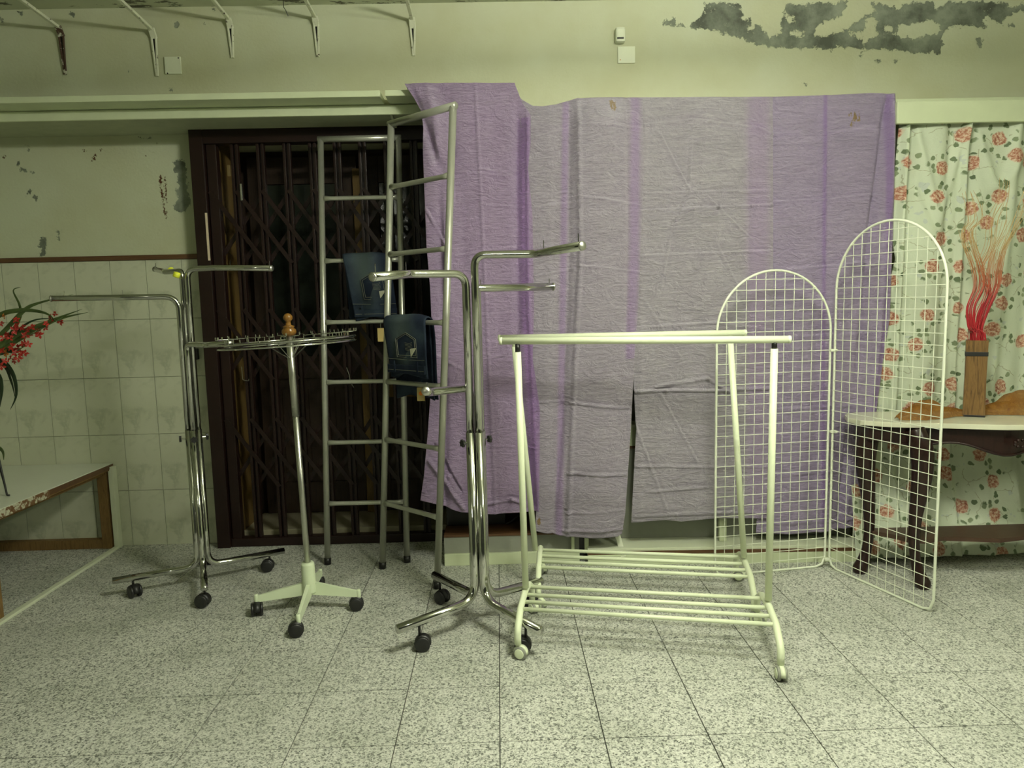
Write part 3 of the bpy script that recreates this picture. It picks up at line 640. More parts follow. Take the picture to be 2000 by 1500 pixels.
cloth('draped_cloth', M['lilac_c'], 3.616,
      [(150, 1226), (600, 1225), (690, 1229), (740, 1237), (840, 1242), (1020, 1233)],
      [(150, 1509), (1020, 1512)], [(1230, 191), (1520, 189)], [(1230, 1021), (1300, 1015), (1330, 1018), (1400, 1011), (1515, 1014)],
      [([(190, 1260), (600, 1250), (1010, 1250)], .02, .010), ([(190, 1380), (1010, 1400)], .10, .012), ([(190, 1462), (1010, 1466)], .012, -.006), ([(190, 1320), (900, 1310)], .04, -.006)],
      [([(1258, 245), (1350, 235), (1480, 250), (1508, 262)], .008, .006), ([(1250, 378), (1508, 372)], .007, .005), ([(1250, 412), (1400, 405), (1508, 400)], .008, .005), ([(1290, 265), (1345, 370)], .006, .007), ([(1345, 370), (1315, 430), (1290, 560)], .007, .007), ([(1345, 370), (1350, 270)], .005, .006), ([(1380, 385), (1470, 470)], .006, .006), ([(1245, 500), (1508, 490)], .006, .005), ([(1245, 640), (1400, 630), (1508, 645)], .006, .006), ([(1238, 765), (1300, 762), (1400, 762), (1508, 758)], .009, .006), ([(1280, 755), (1380, 738), (1430, 770)], .008, .008), ([(1240, 910), (1508, 912)], .006, .006), ([(1238, 1008), (1320, 1004), (1400, 1000), (1508, 1002)], .006, .005), ([(1290, 770), (1360, 900)], .005, .008), ([(1240, 830), (1300, 990)], .005, .008), ([(1260, 590), (1330, 700)], .004, .008), ([(1400, 480), (1460, 600)], .004, .008), ([(1262, 960), (1380, 950)], .006, .006)],
      'widest silver lilac cloth, in the middle, with star shaped creases near its top', nu=170, doubled=[([(189, 1482), (1020, 1482)], .062)], seed=14, group=G)
cloth('draped_cloth', M['lilac_d'], 3.632,
      [(150, 1500), (800, 1498), (1000, 1480), (1045, 1477)],
      [(150, 1749), (185, 1748), (300, 1746), (450, 1744), (560, 1740), (620, 1738), (700, 1725), (800, 1712), (900, 1698), (960, 1688), (1030, 1682)],
      [(1490, 190), (1620, 186), (1700, 182), (1750, 183)], [(1470, 1042), (1540, 1043), (1600, 1038), (1690, 1026)],
      [([(185, 1735), (300, 1722), (420, 1705), (560, 1690), (1020, 1640)], .020, -.034), ([(185, 1745), (400, 1738), (700, 1712), (1000, 1676)], .014, .020), ([(190, 1612), (500, 1608), (1030, 1600)], .008, .010), ([(190, 1600), (1030, 1590)], .018, -.010), ([(420, 1655), (1030, 1610)], .035, .022), ([(500, 1685), (1030, 1648)], .014, .018), ([(260, 1560), (1030, 1545)], .06, .010)],
      [([(1512, 262), (1560, 260)], .004, .004), ([(1512, 395), (1620, 390), (1715, 378)], .006, .004), ([(1618, 258), (1710, 248)], .005, .004), ([(1512, 530), (1700, 512)], .006, .005), ([(1512, 660), (1700, 650)], .005, .005), ([(1500, 800), (1700, 790)], .005, .005), ([(1490, 930), (1690, 915)], .005, .005), ([(1480, 1025), (1680, 1012)], .005, .005)],
      'violet cloth at the right end of the row, next to the floral curtain', nu=150, doubled=[([(183, 1738), (450, 1735), (620, 1728), (1030, 1676)], .016), ([(183, 1612), (1030, 1604)], .010)], stains=[(1668, 228, 17), (1664, 240, 12)], seed=21, group=G)

# floral curtain
def floral_curtain():
    nu, nv = 170, 230; U, V = np.meshgrid(np.linspace(0, 1, nu), np.linspace(0, 1, nv))
    x0, x1 = 1.93, 3.25; z1, z0 = 2.245, .03; Y = 3.66
    X = x0+(x1-x0)*U; Z = z1+(z0-z1)*V
    left = np.interp(Z, [.03, .4, .9, 1.3, 1.55, 1.75, 2.25], [1.80, 1.82, 1.90, 1.98, 2.02, 1.99, 2.02]); X = left+(x1-left)*U
    D = np.zeros_like(X)
    for xt, xb, wd, dep in ((2.05, 2.03, .018, .045), (2.09, 2.07, .02, -.03), (2.36, 2.34, .016, .04), (2.40, 2.36, .03, -.03), (2.22, 2.20, .07, .02), (2.62, 2.50, .03, .03), (2.74, 2.70, .05, -.03), (2.95, 2.9, .05, .03), (2.28, 2.26, .02, -.012)):
        c = xt+(xb-xt)*V; D += dep*np.exp(-((X-c)/wd)**2)*(1-.45*V)
    for (ax, az, bx, bz, am, wd) in ((2.10, 2.2, 2.24, 1.7, .014, .02), (2.36, 2.2, 2.24, 1.75, .014, .02), (2.40, 2.2, 2.52, 1.9, .016, .025), (2.75, 2.2, 2.55, 1.9, .016, .025), (2.1, 1.9, 2.3, 1.45, .01, .02), (2.36, .9, 2.2, .3, .014, .03), (2.5, .8, 2.46, .2, .016, .03), (2.8, .9, 2.7, .3, .016, .03)):
        ab = np.array([bx-ax, bz-az]); t_ = np.clip(((X-ax)*ab[0]+(Z-az)*ab[1])/(ab@ab), 0, 1); d = np.hypot(X-ax-t_*ab[0], Z-az-t_*ab[1]); D += am*np.exp(-(d/wd)**2)
    D += .004*smooth_noise(X, Z, 20, 4)+.006*smooth_noise(X, Z, 6, 9)
    # scalloped top edge
    Z = Z + np.where(V < .04, (.04-V)/.04*(-.03*np.abs(np.sin((X-2.05)/.31*PI))), 0)
    # gathers on the floor: pulled towards the room
    D += np.clip((.5-Z)/.5, 0, 1)*.15
    P = np.stack([X.ravel(), (Y-D).ravel(), Z.ravel()], 1); idx = np.arange(nu*nv).reshape(nv, nu)
    Fc = np.stack([idx[:-1, :-1], idx[1:, :-1], idx[1:, 1:], idx[:-1, 1:]], -1).reshape(-1, 4)
    o = obj('floral_curtain', (P.tolist(), [], Fc.tolist()), M['floral'], None, True)
    uv = o.data.uv_layers.new(name='UVMap'); li = np.empty(len(o.data.loops), dtype=np.int32); o.data.loops.foreach_get('vertex_index', li)
    uu = np.stack([X.ravel(), Z.ravel()], 1)[li]; uv.data.foreach_set('uv', uu.astype(np.float32).ravel())
    md = o.modifiers.new('thick', 'SOLIDIFY'); md.thickness = .0012
    tag(o, 'pale green curtain printed with roses, hanging behind the dark console table', 'curtain')
floral_curtain()

# ------------------------------------------------------------------ casters
def caster(parent, x, y, top, ang, mat, wmat, r=.024, part='caster', disc=None, hw=.0195):
    """twin-wheel caster standing on the floor under (x,y); stem up to z=top"""
    ca_, sa = math.cos(ang), math.sin(ang); fx = Vector((ca_, sa, 0)); sx = Vector((-sa, ca_, 0)); cx = Vector((x, y, r))-fx*.012
    bm = bmesh.new(); add_tube(bm, [Vector((x, y, 2*r-.004)), Vector((x, y, top))], .0055, 8)
    # hood: curved fender over the wheels
    n = 9; prev = None
    for k in range(n):
        a_ = -.35+(PI+.5)*k/(n-1); rr = r+.003; q = []
        for s, rad in ((-hw*.7, rr*.55), (-hw*.7, rr), (hw*.7, rr), (hw*.7, rr*.55)):
            q.append(bm.verts.new(cx+sx*s+fx*(math.cos(a_)*rad)+Vector((0, 0, math.sin(a_)*rad))))
        if prev: 
            for i in range(4): bm.faces.new((prev[i], prev[(i+1) % 4], q[(i+1) % 4], q[i]))
        else: bm.faces.new(q)
        prev = q
    bm.faces.new(prev[::-1])
    c_ = obj(part, bm, mat, parent, True)
    for s in (-1, 1):
        wc = cx+sx*(s*hw)
        bm = lathe([(r*.4, -.0065), (r*.9, -.0065), (r, -.003), (r, .003), (r*.9, .0065), (r*.4, .0065)], wc, sx, 20)
        wl = obj('wheel', bm, wmat, None, True); wl.parent = c_; wl.matrix_parent_inverse = parent_inv(parent)
        if disc:
            bm = lathe([(r*.74, 0), (r*.74, .0015), (r*.6, .0022)], wc+sx*(s*.0065), sx*s, 18)
            dd = obj('wheel_disc', bm, disc, None, True); dd.parent = c_; dd.matrix_parent_inverse = parent_inv(parent)
    return c_
def parent_inv(parent): return Matrix.Translation(parent.location).inverted()
# children of children: their parent's world matrix equals the identity placement, so no inverse is needed
def sub(o, part):
    o.parent = part; o.matrix_parent_inverse = part.matrix_parent_inverse.inverted() @ Matrix.Identity(4); return o
def parent_inv(parent): return Matrix.Identity(4)

# ------------------------------------------------------------------ four-way chrome racks
def four_way(cx, cy, legs, arms, zcol, rt, label, lift=.100, bend=.07, sep=.0226, knobs=(), tape=False):
    t = thing('four_way_rack', label, 'clothes rack', (cx, cy, 0), None)
    dirs = []
    for (fx, fy, L) in legs: dirs.append((Vector((fx-cx, fy-cy, 0)).normalized(), Vector((fx, fy, 0)), L))
    for d, foot, L in dirs:
        a0 = Vector((cx, cy, 0))+d*sep
        pts = fillet([a0+Vector((0, 0, zcol)), a0+Vector((0, 0, lift)), Vector((cx, cy, lift-.006))+d*L], bend, 8)
        obj('leg_tube', tube(pts, rt, 14), M['chrome'], t, True)
        caster(t, foot.x, foot.y, lift-.01, (0.3 if d.x > 0 else PI-.3)+random.uniform(-.5, .5), M['black'], M['black'], .031)
    for (k, pts_, br, pins) in arms:
        d = dirs[k][0]; a0 = Vector((cx, cy, 0))+d*sep
        pts = [a0+Vector((0, 0, zcol-.12))] + [a0+Vector((0, 0, pts_[0].z))] + list(pts_[1:])
        pts = fillet(pts, br, 8); o = obj('arm_tube', tube(pts, rt*.86, 14), M['chrome'], t, True)
        for (s, hgt) in pins:
            q0, q1 = pts_[-2] if len(pts_) > 2 else a0+Vector((0, 0, pts_[0].z)), pts_[-1]; q = q0.lerp(q1, s)
            pn = obj('hook_pin', tube([q+Vector((0, 0, rt*.6)), q+Vector((0, 0, rt*.86+hgt))], .0018, 6), M['chrome'], None); pn.parent = o
        e = pts_[-1]; dd = (pts[-1]-pts[-2]).normalized()
        cp_ = obj('end_cap', lathe([(rt*.9, -.002), (rt*.92, .002), (rt*.7, .006), (rt*.3, .008)], e, dd, 14), M['nickel'], None, True); cp_.parent = o
    for (k) in knobs:
        d = dirs[k][0]; b = Vector((cx, cy, zcol-.04))+d*(sep+rt)
        kn = obj('knob', tube([b, b+d*.018], .004, 8), M['chrome'], t)
        st_ = []
        for i in range(12): rr = .017 if i % 2 == 0 else .0125; st_.append((rr*math.cos(i*PI/6), rr*math.sin(i*PI/6)))
        q = Vector((0, 0, 1)).rotation_difference(d); mt = Matrix.Translation(b+d*.017) @ q.to_matrix().to_4x4()
        g = obj('knob_grip', prism(st_, .010, mt), M['black'], None); g.parent = kn
    return t, dirs
for_fix = []
# left rack
cx1, cy1 = -1.505, 3.50
def dirp(fx, fy, cx, cy): return Vector((fx-cx, fy-cy, 0)).normalized()
legs1 = [(-1.797, 3.381, .40), (-1.393, 3.234, .31), (-1.231, 3.671, .40), (-1.62, 3.78, .36)]
Y1 = 3.5
l0 = at(320, 579, 3.42); l1 = at(95, 585, 3.30)
zl = 1.425
def at_zx(px_, py_, z): return atz(px_, py_, z)
a_l = [Vector((0, 0, l0.z)), Vector((l1.x, 3.32, l0.z+.0))]
a_r = [Vector((0, 0, at(400, 524, 3.48).z)), at(425, 523, 3.50), at(530, 524, 3.36)]
a_b = [Vector((0, 0, at(330, 530, 3.52).z)), at(322, 531, 3.62), at(303, 526, 3.88)]
a_f = [Vector((0, 0, at(420, 672, 3.4).z)), at(400, 674, 3.42), at(450, 671, 3.24)]
rk1, d1 = four_way(cx1, cy1, legs1, [(0, a_l, .07, [(.05, .02), (.9, .02)][1:]+[(.45, .02)]), (2, a_r, .05, [(.97, .02), (.25, .02)]), (3, a_b, .03, [(.9, .02)]), (1, a_f, .03, [(.9, .02)])], .79, .0160,
               'chrome four way clothes rack with yellow tape, in front of the tiled wall', knobs=(0, 2, 1))
for s, q in enumerate(((345, 537, 3.47), (334, 528, 3.60))):
    v = at(*q); obj('tape', lathe([(.0155, -.012), (.0158, .012)], v, (.3, .2, 1) if s == 0 else (-.5, 1, 0), 12), M['yellow_tape'], rk1, True)['label'] = 'yellow tape'
# centre rack
cx2, cy2 = -.105, 2.94
legs2 = [(-.345, 2.744, .41), (-.30, 3.20, .37), (.078, 2.70, .39), (.125, 3.10, .33)]
za = at(840, 535, 2.85).z
b_l = [Vector((0, 0, za)), at(800, 535, 2.80), at(728, 541, 2.58)]
zb2 = at(960, 497, 2.92).z
b_r = [Vector((0, 0, zb2)), at(1045, 496, 2.88), at(1137, 480, 2.60)]
b_s = [Vector((0, 0, at(980, 562, 2.98).z)), at(1080, 560, 3.08)]
b_d = [Vector((0, 0, at(880, 765, 2.85).z)), at(838, 766, 2.80), at(832, 764, 2.62)]
rk2, d2 = four_way(cx2, cy2, legs2, [(0, b_l, .055, [(.93, .03), (.1, .03)]), (2, b_r, .05, [(.93, .03), (.2, .03)]), (3, b_s, .012, [(.05, .018), (.95, .018)]), (1, b_d, .04, [(.5, .02)])], .845, .0190,
               'large chrome four way clothes rack in the middle of the floor', knobs=(0, 3), lift=.125, bend=.09, sep=.0270)

# ------------------------------------------------------------------ round carousel rack
cxr, cyr = -.89, 3.17
rr_ = thing('round_rack', 'small round chrome carousel rack with wooden finial on a white star base', 'clothes rack', (cxr, cyr, 0))
feet = [(-1.115, 3.131), (-.871, 2.912), (-.67, 3.153), (-.905, 3.42)]
hub = Vector((cxr, cyr, 0))
ptop = at(565, 655, 3.12); pb_ = Vector((cxr, cyr, .10)); ax = (ptop-pb_).normalized()
obj('hub', lathe([(.034, 0), (.034, .005), (.031, .05), (.030, .13), (.026, .14)], (cxr, cyr, .085), ax, 20), M['base_white'], rr_, True)
for i, (fx, fy) in enumerate(feet):
    d = Vector((fx-cxr, fy-cyr, 0)); L = d.length+.005; d.normalize(); bm = bmesh.new()
    s = Vector((-d.y, d.x, 0)); vs = []
    for (q, z0_, z1_, w_) in ((0, .075, .135, .013), (L, .060, .088, .009)):
        c_ = hub+d*q; vs.append([bm.verts.new(c_+s*w_+Vector((0, 0, z0_))), bm.verts.new(c_-s*w_+Vector((0, 0, z0_))), bm.verts.new(c_-s*w_*.7+Vector((0, 0, z1_))), bm.verts.new(c_+s*w_*.7+Vector((0, 0, z1_)))])
    a_, b_ = vs
    for k in range(4): bm.faces.new((a_[k], a_[(k+1) % 4], b_[(k+1) % 4], b_[k]))
    bm.faces.new(a_[::-1]); bm.faces.new(b_); lg = obj('base_leg', bm, M['base_white'], rr_)
    sk = obj('leg_socket', lathe([(.009, 0), (.010, .002), (.010, .038), (.008, .042)], hub+d*L+Vector((0, 0, .052)), (0, 0, 1), 12), M['base_white'], None, True); sk.parent = lg
    caster(rr_, hub.x+d.x*L, hub.y+d.y*L, .06, [1.9, .3, .2, .2][i], M['black'], M['black'], .030)
pmid = pb_+ax*(.45)
obj('pole', tube([pb_, pb_+ax*.82], .0135, 14), M['nickel'], rr_, True)
obj('pole_sleeve', tube([pb_+ax*.80, ptop], .0155, 14), M['nickel'], rr_, True)
obj('finial', lathe([(.015, 0), (.024, .003), (.031, .014), (.030, .026), (.021, .035), (.024, .038), (.024, .042), (.012, .046), (.010, .060), (.013, .064), (.0195, .073), (.0195, .083), (.013, .093), (.004, .097)], ptop-ax*.002, ax, 24), M['finial'], rr_, True)
# ring, tilted as the pole leans
rc = at(563, 665, 3.12); qn = Vector((-.045, .015, 1)).normalized(); RQ = Vector((0, 0, 1)).rotation_difference(qn)
def rp(r, a_, z=0): return rc + RQ @ Vector((r*math.cos(a_), r*math.sin(a_), z))
for r, z in ((.285, 0), (.285, -.018), (.255, 0), (.13, -.004)): obj('ring_wire', tube([rp(r, 2*PI*k/48, z) for k in range(48)], .0040, 6, True), M['chrome'], rr_, True)
for k in range(8): obj('spoke', tube([rp(.015, 2*PI*k/8, -.004), rp(.285, 2*PI*k/8, -.004)], .003, 6), M['chrome'], rr_)
for k in range(6): a_ = 2*PI*(k+.3)/6; obj('strut', tube([ptop-ax*.095+(rp(.014, a_)-rc), rp(.10, a_, -.004)], .0025, 6), M['chrome'], rr_)
for k in range(36):
    a_ = 2*PI*k/36
    obj('hook', tube(fillet([rp(.255, a_, 0), rp(.255, a_, .020), rp(.290, a_+.09, .022), rp(.290, a_+.09, .034)], .003, 3), .0021, 5), M['chrome'], rr_)

# ------------------------------------------------------------------ ladders
def ladder(bl, br, tl, tr, label, rungs, R=.0165):
    t = thing('ladder_rack', label, 'ladder', ((bl+br)/2), 'tall metal ladder racks')
    def P(s, z): 
        b, q = (bl, tl) if s < 0 else (br, tr); f = (z-b.z)/(q.z-b.z); return b.lerp(q, f)
    for s in (-1, 1): 
        u = obj('upright', tube([P(s, .03), P(s, tl.z)], R, 12), M['ladder'], t, True)
        k = obj('rubber_foot', tube([P(s, .0), P(s, .035)], R*1.15, 12), M['steel_dark'], None, True); k.parent = u
    obj('top_bar', tube([P(-1, tl.z)-(tr-tl).normalized()*R*.9, P(1, tr.z)+(tr-tl).normalized()*R*.9], R, 12), M['ladder'], t, True)
    for z in rungs: 
        a_, b_ = P(-1, z), P(1, z); d = (b_-a_).normalized()
        obj('rung', tube([a_+d*R*.8, a_+d*.05, b_-d*.05, b_-d*R*.8], [R*.95, R*.72, R*.72, R*.95], 12), M['ladder'], t, True)
    return P
A_bl, A_br = Vector((-.948, 3.745, 0)), Vector((-.522, 3.741, 0)); A_tl, A_tr = at(626, 272, 3.93), at(778, 270, 3.93); A_tr.z = A_tl.z
rA = []
for y in (388, 510, 630, 747, 865, 984):
    f = 0
    z = 1.
    for it in range(6): Y_ = 3.745+(3.93-3.745)*z/2.25; z = at(632, y, Y_).z
    rA.append(z)
PA = ladder(A_bl, A_br, A_tl, A_tr, 'left ladder rack leaning on the brown grille, jeans on an upper rung', rA)
B_bl, B_br = Vector((-.641, 3.661, 0)), Vector((-.330, 3.372, 0)); B_tl, B_tr = at(764, 242, 3.53), at(885, 207, 3.24); B_tr.z = B_tl.z
rB = []
for y in (366, 497, 630, 745, 858, 982):
    z = 1.
    for it in range(6): Y_ = 3.661+(3.53-3.661)*z/2.25; z = at(757, y, Y_).z
    rB.append(z)
PB = ladder(B_bl, B_br, B_tl, B_tr, 'right ladder rack angled toward the camera, its top corner in front of the lilac cloth', rB)
print('rungs', rA, rB)

# ------------------------------------------------------------------ jeans folded over the rungs
def jeans(P, z, s0, s1, Lf, Lb, label, flip=1, shear=0., skew=0.):
    a_, b_ = P(-1, z), P(1, z); d = (b_-a_).normalized(); p0 = a_+(b_-a_)*s0; W = (b_-a_).length*(s1-s0)
    fwd = Vector((d.y, -d.x, 0)).normalized()   # towards the room
    t = thing('folded_jeans', label, 'jeans', p0+d*(W/2), 'jeans folded over ladder rungs')
    nu, nv = 34, 70; Rg = .018
    def profile(s, r):
        # s from -Lb (back hem) to Lf (front hem); distance round the rung
        arc = PI*r
        if s < -arc/2: return Vector((0, 0, 0)) - fwd*r + Vector((0, 0, -( -s-arc/2)))
        if s > arc/2: return fwd*r*1.0 + Vector((0, 0, -(s-arc/2)))
        an = s/r; return fwd*(r*math.sin(an)) + Vector((0, 0, r*math.cos(an)))
    def sheet(r, inset, k, mat, name, lo, hi, lab=None):
        Pn, fd = [], []
        for j in range(nv):
            s = lo+(hi-lo)*j/(nv-1)
            for i in range(nu):
                u = i/(nu-1); taper = 1-.10*max(0, s)/Lf if s > 0 else 1
                uu = (u-.5)*taper+.5
                bul = .004*math.sin(u*PI)*2 + .003*math.sin(9*u+7*s+k)+.003*math.sin(17*s+4*u)
                q = p0 + d*(inset+(W-2*inset)*uu + (skew*max(0, s) if s > 0 else -skew*.3*min(0, s))) + profile(s, r+bul+(.010*max(0, s)/Lf if s > 0 else 0))
                Pn.append(tuple(q)); fd.append(max(0, .75*math.exp(-((u-.42)/.24)**2)*math.exp(-((s-.12)/.16)**2)))
        idx = np.arange(nu*nv).reshape(nv, nu); Fc = np.stack([idx[:-1, :-1], idx[1:, :-1], idx[1:, 1:], idx[:-1, 1:]], -1).reshape(-1, 4)
        o = obj(name, (Pn, [], Fc.tolist()), mat, t, True); at_ = o.data.attributes.new('fade', 'FLOAT', 'POINT'); at_.data.foreach_set('value', fd)
        md = o.modifiers.new('s', 'SOLIDIFY'); md.thickness = .007; md.offset = -1; return o
    fr_ = sheet(Rg+.014, 0, 1.0, M['denim'], 'outer_leg', -Lb, Lf)
    sheet(Rg+.004, .012, 2.3, M['denim'], 'inner_leg', -Lb*.97, Lf*.96)
    def fp(u, s, off=.004): return p0 + d*(W*((u-.5)*(1-.10*s/Lf)+.5)+skew*s) + profile(s, Rg+.014+.008+.010*s/Lf+off)
    # waistband at the bottom of the front flap
    bm = bmesh.new(); bar(bm, fp(.0, Lf-.025, .002), fp(1., Lf-.025, .002), .010, .040, Vector((0, 0, 1)), .003); wbd = obj('waistband', bm, M['denim'], t)
    for u in (.2, .82): bm = bmesh.new(); bar(bm, fp(u, Lf-.055, .008), fp(u, Lf+.0, .008), .012, .004, fwd); lp = obj('belt_loop', bm, M['denim'], None); lp.parent = wbd
    def line(name, pts, r=.0011): obj(name, tube(pts, r, 5), M['stitch'], t)
    line('stitching', [fp(.0, Lf-.075, .003), fp(.5, Lf-.07, .003), fp(1, Lf-.072, .003)]); line('stitching', [fp(.02, Lf-.01, .008), fp(.98, Lf-.01, .008)])
    # patch pocket: pentagon with point upwards (the jeans hang upside down)
    cu = .55; pw = .26; s_t, s_m, s_b = Lf*.36, Lf*.46, Lf*.74
    poly = [(cu-pw, s_b), (cu+pw*1.02, s_b), (cu+pw, s_m), (cu+.02, s_t), (cu-pw, s_m)]
    for off, sc in ((.002, 1.), (.0025, .86)):
        cs = (s_t+s_b)/2; pts = [fp(cu+(u-cu)*sc, cs+(s-cs)*sc, off) for u, s in poly]; pts.append(pts[0]); line('pocket_stitching', pts)
    bm = bmesh.new(); vs = [bm.verts.new(fp(u, s, -.001)) for u, s in poly]; vs2 = [bm.verts.new(fp(u, s, .0015)) for u, s in poly]
    bm.faces.new(vs); bm.faces.new(vs2[::-1])
    for i in range(5): bm.faces.new((vs[i], vs[(i+1) % 5], vs2[(i+1) % 5], vs2[i]))
    pk = obj('pocket', bm, M['denim'], t)
    tri = [(cu+pw*.42, s_b-.002), (cu+pw*.98, s_b-.045), (cu+pw*.4, s_b-.040)]; bm = bmesh.new(); vs = [bm.verts.new(fp(u, s, .002)) for u, s in tri]; vs2 = [bm.verts.new(fp(u, s, .004)) for u, s in tri]
    bm.faces.new(vs); bm.faces.new(vs2[::-1])
    for i in range(3): bm.faces.new((vs[i], vs[(i+1) % 3], vs2[(i+1) % 3], vs2[i]))
    pt = obj('pocket_patch', bm, M['patch'], None); pt.parent = pk; pt['label'] = 'cream corner patch'
    for k in range(6): line('embroidery', [fp(cu-.02, s_m+.02+k*.007, .003), fp(cu+.1, s_m+.024+k*.007, .003), fp(cu+.16, s_m+.018+k*.007, .003)], .0008)
    return t, fp
j1, fp1 = jeans(PA, rA[1], .26, .86, .385, .36, 'upper pair of dark blue jeans folded over the left ladder', skew=.13)
j2, fp2 = jeans(PB, rB[2], .02, .72, .325, .42, 'lower pair of dark blue jeans folded over the right ladder', skew=.12)
def hang_tag(par, q0, q1, Y, orange):
    a_, b_ = at(*q0, Y), at(*q1, Y); o = obj('price_tag', box((a_.x, Y, b_.z), (b_.x, Y+.002, a_.z)), M['tag'], par)
    obj('tag_string', tube([Vector(((a_.x+b_.x)/2, Y+.001, a_.z-.004)), Vector(((a_.x+b_.x)/2, Y+.004, a_.z+.03))], .0008, 5), M['stitch'], par)
    if orange:
        c_ = Vector(((a_.x+b_.x)/2, Y-.001, (a_.z+b_.z)/2+.004)); k = obj('tag_print', lathe([(.010, 0), (.010, .001)], c_, (0, -1, 0), 10), M['tag_orange'], None); k.parent = o
hang_tag(j1, (737, 641), (751, 667), 3.80, False); hang_tag(j2, (814, 757), (830, 783), 3.44, True)

# ------------------------------------------------------------------ white double rail garment racks
def white_rack(UL, UR, tops, topz, bars_, archL, archR, casters, label, ru=.0135, collar=True, lean=0., bar_ext=None):
    t = thing('garment_rack', label, 'clothes rack', ((UL[0]+UR[0])/2, (UL[1]+UR[1])/2, 0), 'white garment racks')
    obj('top_bar', tube(tops, .0140, 14), M['rack_white'], t, True)
    for e, s in ((tops[0], -1), (tops[1], 1)):
        d = (tops[1]-tops[0]).normalized()*s; obj('end_cap', lathe([(.0145, -.004), (.0150, 0), (.0145, .006), (.011, .008)], e, d, 14), M['rack_white'], t, True)
    for (bx, by, tx, ty) in (UL, UR):
        obj('upright', tube([Vector((bx, by, .20)), Vector((tx, ty, topz-.040))], ru, 14), M['rack_white'], t, True)
        obj('collar', tube([Vector((tx, ty, topz-.043)), Vector((tx, ty, topz-.008))], ru*.75, 12), M['steel_dark'] if collar else M['rack_white'], t, True)
    for (f, b, c) in (archL, archR):
        f, b = Vector(f), Vector(b); d = (b-f); d.z = 0; L = d.length; u = d/L; up = Vector((0, 0, 1))
        pts = [f+up*.055, f+up*.115, f+u*.09+up*.165, f+u*(L/2)+up*.180, b-u*.09+up*.165, b+up*.115, b+up*.055]
        obj('foot_rail', tube(fillet(pts, .07, 5), .0135, 12), M['rack_white'], t, True)
    fl_, bl_ = Vector(archL[0]), Vector(archL[1]); fr__, br_ = Vector(archR[0]), Vector(archR[1])
    for k, f in enumerate((.20, .33, .50, .72)):
        z = (.162, .168, .168, .164)[k]
        a_ = fl_.lerp(bl_, f)+Vector((0, 0, z)); b_ = fr__.lerp(br_, f)+Vector((0, 0, z)); obj('shelf_bar', tube([a_, b_], .0085, 10), M['rack_white'], t, True)
    for (x, y, ang) in casters: caster(t, x, y, .062, ang, M['rack_white'], M['grey_panel'], .026, disc=M['rack_white'], hw=.0115)
    return t
zt1 = at(1250, 664, 2.75).z; zt2 = at(1250, 655, 3.22).z
w1 = white_rack((.086, 2.86, .074, 2.83), (1.024, 2.665, 1.030, 2.665), [at(979, 666, 2.84), at(1541, 663, 2.655)], zt1, 4,
    ((.045, 2.655, 0), (.12, 3.07, 0), 0), ((.987, 2.442, 0), (1.061, 2.885, 0), 0), [(.045, 2.655, 2.7), (.12, 3.07, 2.2), (.987, 2.442, 1.45), (1.061, 2.885, 2.4)],
    'nearer of two white rolling garment racks, the one with the longer top bar')
w2 = white_rack((.150, 3.31, .072, 3.29), (1.088, 3.13, 1.022, 3.15), [at(976, 660, 3.30), at(1455, 650, 3.14)], zt2, 4,
    ((.150, 3.10, 0), (.19, 3.53, 0), 0), ((1.055, 2.905, 0), (1.13, 3.36, 0), 0), [(.150, 3.10, 2.4), (.19, 3.53, 2.0), (1.055, 2.905, 2.0), (1.13, 3.36, 2.8)],
    'rear of two white rolling garment racks, standing just behind the nearer one', ru=.0135, collar=False)

# ------------------------------------------------------------------ arched grid screen
gs = thing('grid_screen', 'white wire grid screen of two arched hinged panels beside the console table', 'display screen', (1.63, 3.49, 0))
def grid_panel(p0, p1, zs, name):
    p0, p1 = Vector(p0), Vector(p1); d = (p1-p0); W = d.length; d.normalize(); R = W/2; up = Vector((0, 0, 1)); rf = .0058
    def Q(u, z): return p0+d*u+up*z
    pts = [Q(W/2, rf), Q(W-.05, rf), Q(W-.015, .018), Q(W, .06)] + [Q(W, zs*.5)] + [Q(R+R*math.cos(a_), zs+R*math.sin(a_)) for a_ in np.linspace(0, PI, 33)] + [Q(0, zs*.5), Q(0, .06), Q(.015, .018), Q(.05, rf)]
    fr_ = obj('panel_frame', tube(pts, rf, 8, True), M['mesh_white'], gs, True); nrm_ = Vector((-d.y, d.x, 0))
    n = round(W/.05)
    for k in range(1, n):
        u = W*k/n; zt = zs+math.sqrt(max(0, R*R-(u-R)**2)); o = obj('vertical_wire', tube([Q(u, .006)+nrm_*.0, Q(u, zt)], .0018, 5), M['mesh_white'], None); o.parent = fr_
    z = .055
    while z < zs+R-.03:
        hw = R if z <= zs else math.sqrt(max(0, R*R-(z-zs)**2))
        o = obj('horizontal_wire', tube([Q(R-hw-.004, z)-nrm_*.0036, Q(R+hw+.004, z)-nrm_*.0036], .0018, 5), M['mesh_white'], None); o.parent = fr_; z += .05
    return fr_
grid_panel((1.040, 3.407, 0), (1.628, 3.497, 0), 1.20, 'l')
grid_panel((1.648, 3.490, 0), (1.838, 2.925, 0), 1.398, 'r')
for q in ((1628, 684), (1628, 843), (1617, 1092)):
    v = at(*q, 3.49); obj('clip', box((v.x-.017, v.y-.010, v.z-.006), (v.x+.017, v.y+.012, v.z+.006), .003), M['mesh_white'], gs)

